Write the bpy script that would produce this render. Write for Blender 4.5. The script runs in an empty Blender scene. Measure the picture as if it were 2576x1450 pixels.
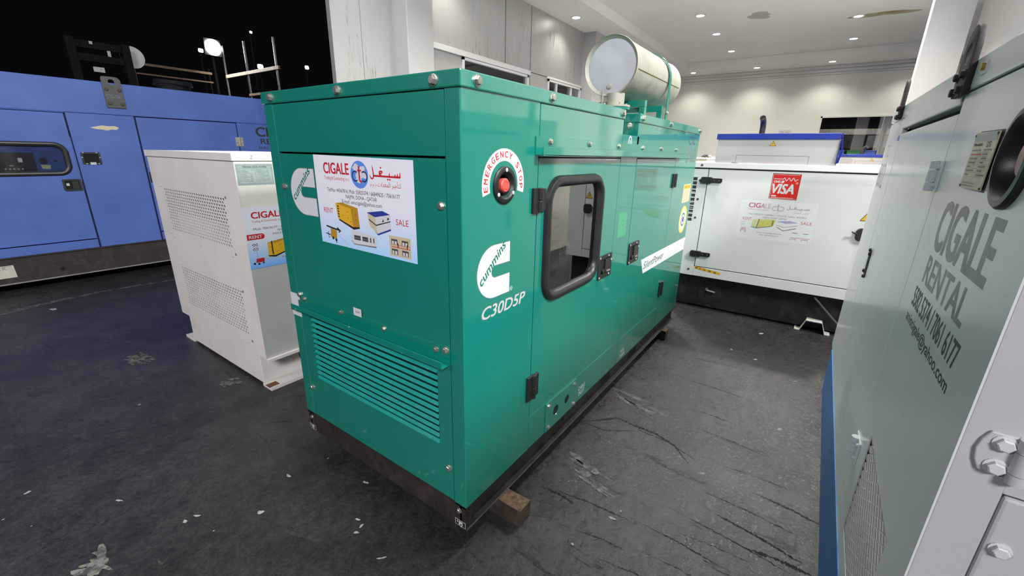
import bpy, bmesh, math, random
from mathutils import Vector, Matrix
from mathutils.geometry import tessellate_polygon
random.seed(7)
PI = math.pi
SC = bpy.context.scene
COL = SC.collection

# ------------------------------------------------------------------ camera
CAM = Vector((-0.88034, -0.79033, 1.35668))
def make_camera():
    f, yaw, pitch, roll = 1068.137, 0.610907, -0.307186, 0.0213287
    fwd = Vector((math.cos(pitch)*math.cos(yaw), math.cos(pitch)*math.sin(yaw), math.sin(pitch)))
    right = fwd.cross(Vector((0, 0, 1))).normalized()
    up = right.cross(fwd)
    r2 = right*math.cos(roll) + up*math.sin(roll)
    u2 = up*math.cos(roll) - right*math.sin(roll)
    cd = bpy.data.cameras.new('camera')
    cd.sensor_fit = 'HORIZONTAL'; cd.sensor_width = 36.0
    cd.lens = 36.0*f/2576.0
    cd.clip_start = 0.01; cd.clip_end = 200
    co = bpy.data.objects.new('camera', cd); COL.objects.link(co)
    m = Matrix((r2, u2, -fwd)).transposed().to_4x4()
    m.translation = CAM
    co.matrix_world = m
    SC.camera = co
make_camera()

# ------------------------------------------------------------------ world, exposure
W = bpy.data.worlds.new('night'); SC.world = W; W.use_nodes = True
W.node_tree.nodes['Background'].inputs[0].default_value = (0.25, 0.22, 0.3, 1)
W.node_tree.nodes['Background'].inputs[1].default_value = 0.008
SC.view_settings.view_transform = 'Standard'
SC.view_settings.look = 'None'
SC.view_settings.gamma = 1.0
SC.view_settings.use_curve_mapping = False
SC.view_settings.exposure = 0.2
SPOT_IN, FILL_C, FILL_A, FILL_B = 405.0, 440.0, 540.0, 200.0
WARM, COOL = (1.0, 0.96, 0.86), (0.9, 0.9, 1.0)

# ------------------------------------------------------------------ materials
MATS = {}
def _new(name):
    m = bpy.data.materials.new(name); m.use_nodes = True
    nt = m.node_tree
    return m, nt, nt.nodes['Principled BSDF']
def _noise(nt, scale, detail=4, rough=0.55, vec=None):
    n = nt.nodes.new('ShaderNodeTexNoise')
    n.inputs['Scale'].default_value = scale; n.inputs['Detail'].default_value = detail
    n.inputs['Roughness'].default_value = rough
    if vec is not None: nt.links.new(vec, n.inputs['Vector'])
    return n
def _coord(nt, scale=(1, 1, 1), rot=(0, 0, 0), loc=(0, 0, 0)):
    t = nt.nodes.new('ShaderNodeTexCoord'); mp = nt.nodes.new('ShaderNodeMapping')
    mp.inputs['Scale'].default_value = scale; mp.inputs['Rotation'].default_value = rot
    mp.inputs['Location'].default_value = loc
    nt.links.new(t.outputs['Object'], mp.inputs['Vector'])
    return mp.outputs['Vector']
def _ramp(nt, fac, stops):
    r = nt.nodes.new('ShaderNodeValToRGB'); e = r.color_ramp.elements
    while len(e) < len(stops): e.new(0.5)
    for el, (p, c) in zip(e, stops):
        el.position = p; el.color = c if len(c) == 4 else (*c, 1)
    nt.links.new(fac, r.inputs['Fac']); return r
def _mix(nt, fac, a, b):
    x = nt.nodes.new('ShaderNodeMix'); x.data_type = 'RGBA'
    for s, v in ((x.inputs[0], fac), (x.inputs[6], a), (x.inputs[7], b)):
        if hasattr(v, 'is_linked'): nt.links.new(v, s)
        elif isinstance(v, (int, float)): s.default_value = v
        else: s.default_value = (*v, 1) if len(v) == 3 else v
    return x.outputs[2]
def mat(name, col, rough=0.5, metal=0.0, coat=0.0, bump=0.0, bscale=300, vary=0.0, vscale=6, dirt=None, dscale=4, dlo=0.55, dhi=0.7, spec=0.5, coat_rough=0.05):
    if name in MATS: return MATS[name]
    m, nt, b = _new(name)
    b.inputs['Base Color'].default_value = (*col, 1)
    b.inputs['Roughness'].default_value = rough
    b.inputs['Metallic'].default_value = metal
    b.inputs['Coat Weight'].default_value = coat
    b.inputs['Coat Roughness'].default_value = coat_rough
    if coat >= 1: b.inputs['Coat IOR'].default_value = 1.65
    b.inputs['Specular IOR Level'].default_value = spec
    vec = _coord(nt)
    c = None
    if vary > 0:
        n = _noise(nt, vscale, 5, 0.6, vec)
        r = _ramp(nt, n.outputs['Fac'], [(0.3, tuple(max(0, k*(1-vary)) for k in col)), (0.7, tuple(min(1, k*(1+vary)) for k in col))])
        c = r.outputs['Color']
    if dirt:
        n2 = _noise(nt, dscale, 8, 0.7, vec)
        r2 = _ramp(nt, n2.outputs['Fac'], [(dlo, (0, 0, 0)), (dhi, (1, 1, 1))])
        c = _mix(nt, r2.outputs['Color'], c if c is not None else col, dirt)
    if c is not None: nt.links.new(c, b.inputs['Base Color'])
    if bump > 0:
        n3 = _noise(nt, bscale, 2, 0.5, vec)
        bp = nt.nodes.new('ShaderNodeBump'); bp.inputs['Strength'].default_value = bump
        bp.inputs['Distance'].default_value = 0.002
        nt.links.new(n3.outputs['Fac'], bp.inputs['Height']); nt.links.new(bp.outputs['Normal'], b.inputs['Normal'])
        if coat > 0: nt.links.new(bp.outputs['Normal'], b.inputs['Coat Normal'])
    MATS[name] = m
    return m
def emis(name, col, strength):
    if name in MATS: return MATS[name]
    m, nt, b = _new(name)
    b.inputs['Base Color'].default_value = (0.8, 0.8, 0.8, 1)
    b.inputs['Emission Color'].default_value = (*col, 1); b.inputs['Emission Strength'].default_value = strength
    MATS[name] = m; return m
def glass(name, tint, refl=1.0, rough=0.0, ior=1.75):
    if name in MATS: return MATS[name]
    m, nt, b = _new(name)
    nt.nodes.remove(b)
    out = nt.nodes['Material Output']
    tr = nt.nodes.new('ShaderNodeBsdfTransparent'); tr.inputs[0].default_value = (*tint, 1)
    gl = nt.nodes.new('ShaderNodeBsdfGlossy'); gl.inputs['Roughness'].default_value = rough
    gl.inputs[0].default_value = (refl, refl, refl, 1)
    fr = nt.nodes.new('ShaderNodeFresnel'); fr.inputs[0].default_value = ior
    mx = nt.nodes.new('ShaderNodeMixShader')
    nt.links.new(fr.outputs[0], mx.inputs[0]); nt.links.new(tr.outputs[0], mx.inputs[1]); nt.links.new(gl.outputs[0], mx.inputs[2])
    nt.links.new(mx.outputs[0], out.inputs['Surface'])
    MATS[name] = m; return m
def poster_mat(name, z0, z1, top, bottom):
    m, nt, b = _new(name)
    t = nt.nodes.new('ShaderNodeTexCoord'); s = nt.nodes.new('ShaderNodeSeparateXYZ')
    nt.links.new(t.outputs['Object'], s.inputs[0])
    mr = nt.nodes.new('ShaderNodeMapRange'); mr.inputs['From Min'].default_value = z0; mr.inputs['From Max'].default_value = z1
    nt.links.new(s.outputs['Z'], mr.inputs['Value'])
    r = _ramp(nt, mr.outputs[0], [(0.0, bottom), (0.5, top)])
    nt.links.new(r.outputs['Color'], b.inputs['Base Color'])
    b.inputs['Roughness'].default_value = 0.4
    return m

GREEN = mat('green_enamel', (0.0, 0.19, 0.14), 0.42, coat=1.0, bump=0.012, bscale=420, coat_rough=0.02, vary=0.05, vscale=3)
GREEND = mat('green_inside', (0.0, 0.035, 0.028), 0.6)
GREENW = mat('green_worn_edge', (0.0, 0.19, 0.14), 0.4, coat=0.4, vary=0.05, dirt=(0.45, 0.62, 0.56), dscale=9, dlo=0.66, dhi=0.72)
LOUV = mat('green_louver', (0.0, 0.27, 0.225), 0.45, coat=0.2, vary=0.08, vscale=14, dirt=(0.12, 0.22, 0.19), dscale=60, dlo=0.56, dhi=0.7)
BLACKSTEEL = mat('black_steel', (0.012, 0.0115, 0.012), 0.5, vary=0.5, vscale=20, dirt=(0.045, 0.038, 0.033), dscale=12, dlo=0.5, dhi=0.75)
RUSTBLACK = mat('rusty_black_steel', (0.017, 0.013, 0.011), 0.65, vary=0.4, vscale=15, dirt=(0.05, 0.033, 0.024), dscale=9, dlo=0.5, dhi=0.7)
STEELEDGE = mat('scraped_steel_edge', (0.09, 0.085, 0.08), 0.5, vary=0.4, vscale=30)
BOLT = mat('zinc_bolt', (0.55, 0.53, 0.48), 0.35, metal=0.9, vary=0.3, vscale=60)
BLACKP = mat('black_plastic', (0.014, 0.014, 0.015), 0.42, bump=0.15, bscale=900)
RUBBER = mat('black_rubber', (0.016, 0.016, 0.016), 0.38, bump=0.1, bscale=500, vary=0.3, vscale=15)
DARKHOLE = mat('dark_cavity', (0.004, 0.004, 0.004), 0.9)
WHITED = mat('white_vinyl', (0.62, 0.62, 0.65), 0.4)
SILVER = mat('silver_vinyl', (0.50, 0.50, 0.49), 0.35)
GREYLINE = mat('grey_print', (0.16, 0.17, 0.17), 0.5)
REDP = mat('red_print', (0.52, 0.012, 0.02), 0.45)
REDPL = mat('red_plastic', (0.62, 0.085, 0.07), 0.42, bump=0.05)
PINKPL = mat('faded_red_plastic', (0.55, 0.28, 0.28), 0.5, vary=0.15, vscale=60)
NAVYP = mat('navy_print', (0.015, 0.02, 0.08), 0.45)
BLACKPR = mat('black_print', (0.018, 0.018, 0.02), 0.5)
GLOBE = mat('globe_blue_print', (0.1, 0.25, 0.72), 0.45)
YELLOWP = mat('yellow_print', (0.72, 0.40, 0.02), 0.45)
YELLOWD = mat('dark_yellow_print', (0.45, 0.24, 0.015), 0.45)
BEIGEP = mat('beige_print', (0.55, 0.48, 0.32), 0.5)
BLUEP = mat('blue_print', (0.02, 0.045, 0.28), 0.45)
GREENPR = mat('green_print', (0.0, 0.15, 0.10), 0.45)
DKGREENPR = mat('dark_green_print', (0.0, 0.07, 0.05), 0.45)
TAPE = mat('masking_tape', (0.42, 0.46, 0.24), 0.7, vary=0.25, vscale=70)
TAPEG = mat('tape_residue', (0.07, 0.30, 0.17), 0.5, vary=0.35, vscale=90)
CREAM = mat('cream_paint', (0.72, 0.68, 0.63), 0.5, bump=0.05, vary=0.05, vscale=5, dirt=(0.33, 0.29, 0.24), dscale=14, dlo=0.68, dhi=0.85)
CREAMLIT = mat('cream_paint_lit', (0.74, 0.74, 0.64), 0.5, bump=0.05, vary=0.04, vscale=5, dirt=(0.36, 0.33, 0.27), dscale=14, dlo=0.7, dhi=0.85)  # same cream paint, made paler and yellower for the light on the long side
GREYPATCH = mat('grey_primer', (0.46, 0.46, 0.45), 0.6, vary=0.08, vscale=6)
WHITEP = mat('white_paint', (0.68, 0.68, 0.675), 0.42, bump=0.04, vary=0.03, vscale=4)
WHITEBOX = mat('warm_white_paint', (0.43, 0.415, 0.40), 0.45, vary=0.02)
LIDBLUE = mat('royal_blue_lid', (0.006, 0.025, 0.27), 0.4, vary=0.1, vscale=20)
GRAYP = mat('pale_grey_paint', (0.58, 0.61, 0.615), 0.34, coat=0.35, bump=0.12, bscale=160, vary=0.05, vscale=3, dirt=(0.42, 0.45, 0.47), dscale=7, dlo=0.62, dhi=0.85, coat_rough=0.12)
GRAYSHADED = mat('pale_grey_paint_shaded', (0.42, 0.42, 0.435), 0.42, bump=0.12, bscale=160, vary=0.03, dirt=(0.3, 0.28, 0.27), dscale=22, dlo=0.72, dhi=0.82)  # same pale grey paint, darkened and cooled for the light on the end face
SKIDBLUE = mat('blue_skid_paint', (0.03, 0.115, 0.32), 0.5, vary=0.15, vscale=9, dirt=(0.02, 0.05, 0.12), dscale=16, dlo=0.62, dhi=0.75)
SKIDBLUEE = mat('bright_blue_edge', (0.03, 0.18, 0.55), 0.45)
STENCIL = mat('stencil_black', (0.05, 0.05, 0.048), 0.5, vary=0.4, vscale=12)
STENCILSHEEN = mat('stencil_black_sheen', (0.19, 0.19, 0.18), 0.4, vary=0.3, vscale=14)  # black stencil paint, greyed for the sheen reflected in it
BLUE = mat('matte_blue_paint', (0.060, 0.115, 0.38), 0.55, bump=0.05, vary=0.12, vscale=3, dirt=(0.045, 0.08, 0.30), dscale=11, dlo=0.66, dhi=0.76)
BLUEGAP = mat('dark_blue_gap', (0.006, 0.01, 0.045), 0.8)
WALLW = mat('white_wall_paint', (0.76, 0.76, 0.71), 0.6, vary=0.03, vscale=1.2)
COLW = mat('column_gloss_paint', (0.44, 0.44, 0.43), 0.3, vary=0.01)
CEILW = mat('ceiling_paint', (0.88, 0.875, 0.85), 0.65, vary=0.03, vscale=0.8)
TRIMW = mat('white_trim', (0.7, 0.7, 0.68), 0.5)
TIMBER = mat('old_timber', (0.055, 0.037, 0.022), 0.75, vary=0.5, vscale=18, dirt=(0.03, 0.022, 0.016), dscale=30, dlo=0.45, dhi=0.6)
TIMBERTOP = mat('split_timber', (0.13, 0.085, 0.045), 0.75, vary=0.6, vscale=55, dirt=(0.05, 0.035, 0.025), dscale=28, dlo=0.5, dhi=0.62)
MUFF = mat('muffler_aged_paint', (0.34, 0.33, 0.27), 0.55, bump=0.1, vary=0.12, vscale=10, dirt=(0.22, 0.165, 0.095), dscale=14, dlo=0.56, dhi=0.8)
MUFFEND = mat('muffler_end_plate', (0.45, 0.47, 0.50), 0.5, vary=0.08, vscale=8, dirt=(0.36, 0.33, 0.3), dscale=10, dlo=0.66, dhi=0.85)
PLATE = mat('data_plate', (0.33, 0.40, 0.38), 0.4, vary=0.1, vscale=40)
PLATEY = mat('aged_data_plate', (0.48, 0.46, 0.32), 0.45, vary=0.15, vscale=30)
MUTED = mat('faded_pink_print', (0.5, 0.28, 0.3), 0.5)
MUTEG = mat('faded_grey_print', (0.38, 0.38, 0.38), 0.5)
INSIDE = mat('machine_interior', (0.30, 0.30, 0.29), 0.7, vary=0.2, vscale=8)
RADIATOR = mat('radiator_core', (0.06, 0.058, 0.05), 0.7, vary=0.35, vscale=9)
DGREY = mat('dark_grey_steel', (0.06, 0.06, 0.062), 0.55, vary=0.2, vscale=10)
RACKBEAM = mat('weathered_beam', (0.17, 0.115, 0.07), 0.7, vary=0.4, vscale=8)
RACKPOLE = mat('galvanised_pole', (0.13, 0.13, 0.135), 0.4, metal=0.6, vary=0.2, vscale=12)
YARDDARK = mat('yard_black_metal', (0.004, 0.004, 0.0045), 0.8, spec=0.2)
PALE = mat('pale_plate', (0.42, 0.42, 0.38), 0.6, vary=0.3, vscale=30)
PANE = glass('tinted_pane', (0.92, 0.94, 0.94), 1.0, 0.0, 2.5)
PANED = glass('dusty_pane', (0.62, 0.64, 0.66), 0.8, 0.08)
PANEW = glass('shopfront_pane', (0.62, 0.62, 0.65), 1.0, 0.02, 2.3)
FILM = glass('clear_film', (0.85, 0.87, 0.9), 0.7, 0.1)
LENS = emis('lamp_lens', (1.0, 0.98, 0.93), 22)
FLOODE = emis('flood_lens', (1.0, 0.97, 0.9), 150)
YARDE = emis('yard_lens', (0.95, 0.93, 1.0), 40)
GPLASTIC = mat('green_crate_plastic', (0.03, 0.22, 0.07), 0.5, vary=0.3, vscale=20)
BPLASTIC = mat('blue_crate_plastic', (0.09, 0.17, 0.62), 0.5, vary=0.1)
BROWNB = mat('brown_board', (0.16, 0.11, 0.06), 0.7, vary=0.2)

def panel_wall_mat(name, base, streak, tone):
    m, nt, b = _new(name)
    v1 = _coord(nt, (2.2, 2.2, 0.30)); v2 = _coord(nt, (1, 1, 1)); v3 = _coord(nt, (14, 14, 0.8), loc=(3, 1, 2))
    n1 = _noise(nt, 4, 6, 0.7, v1); n2 = _noise(nt, 1.6, 6, 0.65, v2); n3 = _noise(nt, 3, 5, 0.7, v3)
    r1 = _ramp(nt, n1.outputs['Fac'], [(0.36, (0, 0, 0)), (0.76, (0.38, 0.38, 0.38))])
    r2 = _ramp(nt, n2.outputs['Fac'], [(0.52, (0, 0, 0)), (0.58, (0.9, 0.9, 0.9))])
    r3 = _ramp(nt, n3.outputs['Fac'], [(0.56, (0, 0, 0)), (0.62, (0.8, 0.8, 0.8))])
    c = _mix(nt, r1.outputs['Color'], base, streak)
    mul = nt.nodes.new('ShaderNodeMath'); mul.operation = 'MULTIPLY'
    nt.links.new(r2.outputs['Color'], mul.inputs[0]); nt.links.new(r3.outputs['Color'], mul.inputs[1])
    c = _mix(nt, mul.outputs[0], c, tone)
    nt.links.new(c, b.inputs['Base Color']); b.inputs['Metallic'].default_value = 0.55
    rr = nt.nodes.new('ShaderNodeMapRange'); rr.inputs['To Min'].default_value = 0.2; rr.inputs['To Max'].default_value = 0.62
    nt.links.new(n1.outputs['Fac'], rr.inputs['Value']); nt.links.new(rr.outputs[0], b.inputs['Roughness'])
    MATS[name] = m; return m
CLAD = panel_wall_mat('stained_cladding', (0.53, 0.53, 0.52), (0.40, 0.385, 0.34), (0.13, 0.11, 0.075))

def floor_mat():
    m, nt, b = _new('black_floor_coating')
    L = nt.links
    v = _coord(nt)
    def math_(op, a, c=None):
        n = nt.nodes.new('ShaderNodeMath'); n.operation = op
        for k, q in ((0, a), (1, c)):
            if q is None: continue
            if hasattr(q, 'is_linked'): L.new(q, n.inputs[k])
            else: n.inputs[k].default_value = q
        return n.outputs[0]
    def gate(scale, lo, hi, loc, top=1.0, detail=3):
        n = _noise(nt, scale, detail, 0.55, _coord(nt, loc=loc))
        return _ramp(nt, n.outputs['Fac'], [(lo, (0, 0, 0)), (hi, (top, top, top))]).outputs['Color']
    big = _noise(nt, 0.7, 6, 0.6, v)
    mid = _noise(nt, 5.5, 9, 0.7, v)
    grain = _noise(nt, 95, 5, 0.75, v)
    grain2 = _noise(nt, 32, 6, 0.7, v)
    base = _ramp(nt, big.outputs['Fac'], [(0.34, (0.021, 0.0199, 0.0200)), (0.68, (0.040, 0.0382, 0.0386))])
    c = base.outputs['Color']
    for n, lo, hi, a, z in ((mid, 0.36, 0.66, 0.72, 1.25), (grain, 0.3, 0.7, 0.62, 1.42), (grain2, 0.32, 0.68, 0.72, 1.3)):
        r = _ramp(nt, n.outputs['Fac'], [(lo, (a, a, a)), (hi, (z, z, z))])
        mx = nt.nodes.new('ShaderNodeMix'); mx.data_type = 'RGBA'; mx.blend_type = 'MULTIPLY'; mx.inputs[0].default_value = 1.0
        mx.clamp_result = False
        L.new(c, mx.inputs[6]); L.new(r.outputs['Color'], mx.inputs[7]); c = mx.outputs[2]
    # gouges and drag marks, mostly across the bays
    darks = None
    for sc, rot, loc, lo, hi, gl, gh in (((15, 1.5, 1), 4, (0, 0, 0), 0.63, 0.67, 0.44, 0.56), ((9, 1.1, 1), -8, (5, 3, 0), 0.655, 0.685, 0.42, 0.55), ((24, 3.2, 1), 28, (2, 8, 0), 0.66, 0.70, 0.48, 0.6)):
        n = _noise(nt, 1.0, 7, 0.66, _coord(nt, sc, (0, 0, math.radians(rot)), loc))
        r = _ramp(nt, n.outputs['Fac'], [(lo, (0, 0, 0)), (hi, (0.85, 0.85, 0.85))]).outputs['Color']
        r = math_('MULTIPLY', r, gate(1.1, gl, gh, loc))
        darks = r if darks is None else math_('MAXIMUM', darks, r)
    c = _mix(nt, darks, c, (0.013, 0.0125, 0.0125))
    # short curled cracks in the coating
    cr = _noise(nt, 9, 3, 0.5, v)
    ridge = math_('LESS_THAN', math_('ABSOLUTE', math_('SUBTRACT', cr.outputs['Fac'], 0.5)), 0.006)
    ridge = math_('MULTIPLY', ridge, gate(3.4, 0.56, 0.6, (7, 1, 0), 0.8))
    c = _mix(nt, ridge, c, (0.012, 0.0115, 0.0115))
    # brownish damp
    c = _mix(nt, gate(1.9, 0.63, 0.72, (9, 4, 0), 0.55, 5), c, (0.040, 0.034, 0.027))
    # dry pale wear
    wear = _noise(nt, 1.0, 9, 0.78, _coord(nt, (14, 3.5, 1), (0, 0, math.radians(12)), (3, 6, 0)))
    wr = _ramp(nt, wear.outputs['Fac'], [(0.63, (0, 0, 0)), (0.74, (0.55, 0.55, 0.55))]).outputs['Color']
    c = _mix(nt, math_('MULTIPLY', wr, gate(1.3, 0.5, 0.62, (1, 9, 0))), c, (0.19, 0.185, 0.165))
    # tiny pale flecks
    vo = nt.nodes.new('ShaderNodeTexVoronoi'); vo.inputs['Scale'].default_value = 16.0
    L.new(_coord(nt, (1, 1.7, 1), rot=(0, 0, math.radians(20))), vo.inputs['Vector'])
    sel = nt.nodes.new('ShaderNodeSeparateColor'); L.new(vo.outputs['Color'], sel.inputs[0])
    fl = math_('MULTIPLY', math_('LESS_THAN', vo.outputs['Distance'], math_('MULTIPLY', sel.outputs[1], 0.11)), math_('GREATER_THAN', sel.outputs[0], 0.93))
    c = _mix(nt, fl, c, (0.36, 0.36, 0.34))
    L.new(c, b.inputs['Base Color'])
    ro = _ramp(nt, grain2.outputs['Fac'], [(0.3, (0.17, 0.17, 0.17)), (0.7, (0.44, 0.44, 0.44))])
    L.new(ro.outputs['Color'], b.inputs['Roughness'])
    b.inputs['Specular IOR Level'].default_value = 0.5
    h = math_('ADD', math_('MULTIPLY', grain.outputs['Fac'], 0.22), math_('MULTIPLY', grain2.outputs['Fac'], 0.55))
    h = math_('ADD', h, math_('MULTIPLY', mid.outputs['Fac'], 0.6))
    h = math_('SUBTRACT', h, math_('MULTIPLY', darks, 0.35))
    bu = nt.nodes.new('ShaderNodeBump'); bu.inputs['Strength'].default_value = 0.6; bu.inputs['Distance'].default_value = 0.011
    L.new(h, bu.inputs['Height']); L.new(bu.outputs['Normal'], b.inputs['Normal'])
    return m
FLOOR = floor_mat()

# ------------------------------------------------------------------ geometry helpers
class Plane:
    def __init__(s, o, u, v, n): s.o, s.u, s.v, s.n = Vector(o), Vector(u), Vector(v), Vector(n)
    def __call__(s, u, v, off=0.0): return s.o + s.u*u + s.v*v + s.n*off
def END(x): return Plane((x, 0, 0), (0, -1, 0), (0, 0, 1), (-1, 0, 0))      # faces -x, u = -y
def SIDE(y): return Plane((0, y, 0), (1, 0, 0), (0, 0, 1), (0, -1, 0))      # faces -y, u = x
def LEFTF(y): return Plane((0, y, 0), (-1, 0, 0), (0, 0, 1), (0, 1, 0))     # faces +y, u = -x
def TOP(z): return Plane((0, 0, z), (1, 0, 0), (0, 1, 0), (0, 0, 1))

_glyphs = {}
def text_geo(s, shear=0.0, res=3, spacing=1.0):
    k = (s, shear, res, spacing)
    if k in _glyphs: return _glyphs[k]
    c = bpy.data.curves.new('lettering', 'FONT'); c.body = s; c.size = 1.0
    c.shear = shear; c.resolution_u = res; c.fill_mode = 'FRONT'; c.space_character = spacing
    o = bpy.data.objects.new('lettering', c); COL.objects.link(o)
    dg = bpy.context.evaluated_depsgraph_get()
    me = bpy.data.meshes.new_from_object(o.evaluated_get(dg))
    g = ([(v.co.x, v.co.y) for v in me.vertices], [tuple(p.vertices) for p in me.polygons])
    bpy.data.objects.remove(o); bpy.data.curves.remove(c); bpy.data.meshes.remove(me)
    _glyphs[k] = g
    return g
CAP = max(p[1] for p in text_geo('H')[0])
_lift = [0]
def lift():
    """a hair's breadth so that overlapping ink layers never share a plane"""
    _lift[0] = (_lift[0]+1) % 9
    return _lift[0]*0.00003

def ink(off):
    """stickers and print lie nearly flush: shrink their small build-up offsets"""
    return off*0.22 if 0 < off <= 0.0042 else off

class MB:
    def __init__(s): s.v, s.f, s.m, s.mats = [], [], [], []
    def mi(s, m):
        if m not in s.mats: s.mats.append(m)
        return s.mats.index(m)
    def add(s, verts, faces, m):
        b = len(s.v); i = s.mi(m)
        s.v.extend(Vector(p) for p in verts)
        for f in faces: s.f.append(tuple(b+k for k in f)); s.m.append(i)
        return s
    def box(s, x0, x1, y0, y1, z0, z1, m):
        v = [(x0, y0, z0), (x1, y0, z0), (x1, y1, z0), (x0, y1, z0), (x0, y0, z1), (x1, y0, z1), (x1, y1, z1), (x0, y1, z1)]
        return s.add(v, [(0, 3, 2, 1), (4, 5, 6, 7), (0, 1, 5, 4), (1, 2, 6, 5), (2, 3, 7, 6), (3, 0, 4, 7)], m)
    def flat(s, pl, pts, m, off=0.0, holes=(), raw=False):
        if not raw: off = ink(off)
        loops = [list(pts)] + [list(h) for h in holes]
        allp = [p for l in loops for p in l]
        if not holes and len(pts) <= 4:
            tris = [tuple(range(len(pts)))]
        else:
            tris = tessellate_polygon([[Vector((p[0], p[1], 0)) for p in l] for l in loops])
        fs = []
        for t in tris:
            a = [allp[i] for i in t]
            ar = sum(a[i][0]*a[(i+1) % len(a)][1]-a[(i+1) % len(a)][0]*a[i][1] for i in range(len(a)))
            fs.append(tuple(t) if ar > 0 else tuple(reversed(t)))
        return s.add([pl(p[0], p[1], off) for p in allp], fs, m)
    def plate(s, pl, pts, m, d0, d1, holes=()):
        """solid sheet between offsets d0 (back) and d1 (front)"""
        s.flat(pl, pts, m, d1, holes, True)
        b0 = len(s.v); s.flat(pl, pts, m, d0, holes, True)
        n = len(s.v)-b0; s.f = [tuple(reversed(f)) if min(f) >= b0 else f for f in s.f]
        for l in [list(pts)]+[list(h) for h in holes]:
            k = len(l)
            ar = sum(l[i][0]*l[(i+1) % k][1]-l[(i+1) % k][0]*l[i][1] for i in range(k))
            if (l is not None) and ((ar < 0) == (l == list(pts))): l = l[::-1]
            v = [pl(p[0], p[1], d0) for p in l]+[pl(p[0], p[1], d1) for p in l]
            s.add(v, [(i, (i+1) % k, k+(i+1) % k, k+i) for i in range(k)], m)
        return s
    def rect(s, pl, u0, u1, v0, v1, m, off=0.0):
        return s.flat(pl, [(u0, v0), (u1, v0), (u1, v1), (u0, v1)], m, off)
    def rplate(s, pl, u0, u1, v0, v1, m, d0, d1, holes=()):
        return s.plate(pl, [(u0, v0), (u1, v0), (u1, v1), (u0, v1)], m, d0, d1, holes)
    def cyl(s, a, b, r0, m, r1=None, seg=24, caps=True):
        return s.loft([(a, r0), (b, r0 if r1 is None else r1)], m, seg, caps)
    def loft(s, rings, m, seg=24, caps=True):
        a, b = Vector(rings[0][0]), Vector(rings[-1][0])
        d = (b-a).normalized() if (b-a).length > 1e-9 else Vector((0, 0, 1))
        t = Vector((0, 0, 1)) if abs(d.z) < 0.9 else Vector((1, 0, 0))
        e1 = d.cross(t).normalized(); e2 = d.cross(e1)
        v = []
        for c, r in rings:
            c = Vector(c)
            v += [c+e1*(r*math.cos(2*PI*i/seg))+e2*(r*math.sin(2*PI*i/seg)) for i in range(seg)]
        f = []
        for k in range(len(rings)-1):
            o = k*seg
            f += [(o+i, o+seg+i, o+seg+(i+1) % seg, o+(i+1) % seg) for i in range(seg)]
        if caps:
            f.append(tuple(range(seg))); o = (len(rings)-1)*seg
            f.append(tuple(o+i for i in reversed(range(seg))))
        return s.add(v, f, m)
    def lathe(s, c, axis, prof, m, seg=40):
        """prof: (radius, height along axis)"""
        c, axis = Vector(c), Vector(axis).normalized()
        t = Vector((0, 0, 1)) if abs(axis.z) < 0.9 else Vector((1, 0, 0))
        e1 = axis.cross(t).normalized(); e2 = axis.cross(e1)
        v = []
        for r, h in prof:
            v += [c+axis*h+e1*(r*math.cos(2*PI*i/seg))+e2*(r*math.sin(2*PI*i/seg)) for i in range(seg)]
        f = []
        for k in range(len(prof)-1):
            o = k*seg
            f += [(o+i, o+(i+1) % seg, o+seg+(i+1) % seg, o+seg+i) for i in range(seg)]
        return s.add(v, f, m)
    def tube(s, pts, r, m, seg=10, caps=True):
        P = [Vector(p) for p in pts]; v = []
        pe = None
        for i, p in enumerate(P):
            d = (P[min(i+1, len(P)-1)]-P[max(i-1, 0)]).normalized()
            if pe is None:
                t = Vector((0, 0, 1)) if abs(d.z) < 0.9 else Vector((1, 0, 0))
                e1 = d.cross(t).normalized()
            else:
                e1 = (pe-d*pe.dot(d)).normalized()
            pe = e1; e2 = d.cross(e1)
            rr = r[i] if isinstance(r, (list, tuple)) else r
            v += [p+e1*(rr*math.cos(2*PI*k/seg))+e2*(rr*math.sin(2*PI*k/seg)) for k in range(seg)]
        f = []
        for k in range(len(P)-1):
            o = k*seg
            f += [(o+i, o+(i+1) % seg, o+seg+(i+1) % seg, o+seg+i) for i in range(seg)]
        if caps:
            f.append(tuple(reversed(range(seg)))); o = (len(P)-1)*seg; f.append(tuple(o+i for i in range(seg)))
        return s.add(v, f, m)
    def circle(s, pl, u, v, r, m, off=0.0, seg=24, ry=None):
        ry = r if ry is None else ry
        return s.flat(pl, [(u+r*math.cos(2*PI*i/seg), v+ry*math.sin(2*PI*i/seg)) for i in range(seg)], m, off)
    def ring(s, pl, u, v, r0, r1, m, off=0.0, a0=0.0, a1=2*PI, seg=48, ey=1.0):
        P = []; F = []; off = ink(off)
        for i in range(seg+1):
            a = a0+(a1-a0)*i/seg
            P += [pl(u+r0*math.cos(a), v+r0*ey*math.sin(a), off), pl(u+r1*math.cos(a), v+r1*ey*math.sin(a), off)]
            if i < seg: F.append((2*i, 2*i+1, 2*i+3, 2*i+2))
        return s.add(P, F, m)
    def stroke(s, pl, pts, w, m, off=0.0):
        P = []; off = ink(off+lift())
        n = len(pts)
        for i in range(n):
            a, b = pts[max(i-1, 0)], pts[min(i+1, n-1)]
            dx, dy = b[0]-a[0], b[1]-a[1]; L = math.hypot(dx, dy) or 1
            ww = w[i] if isinstance(w, (list, tuple)) else w
            nx, ny = -dy/L*ww/2, dx/L*ww/2
            P += [pl(pts[i][0]-nx, pts[i][1]-ny, off), pl(pts[i][0]+nx, pts[i][1]+ny, off)]
        return s.add(P, [(2*i, 2*i+2, 2*i+3, 2*i+1) for i in range(n-1)], m)
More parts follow.
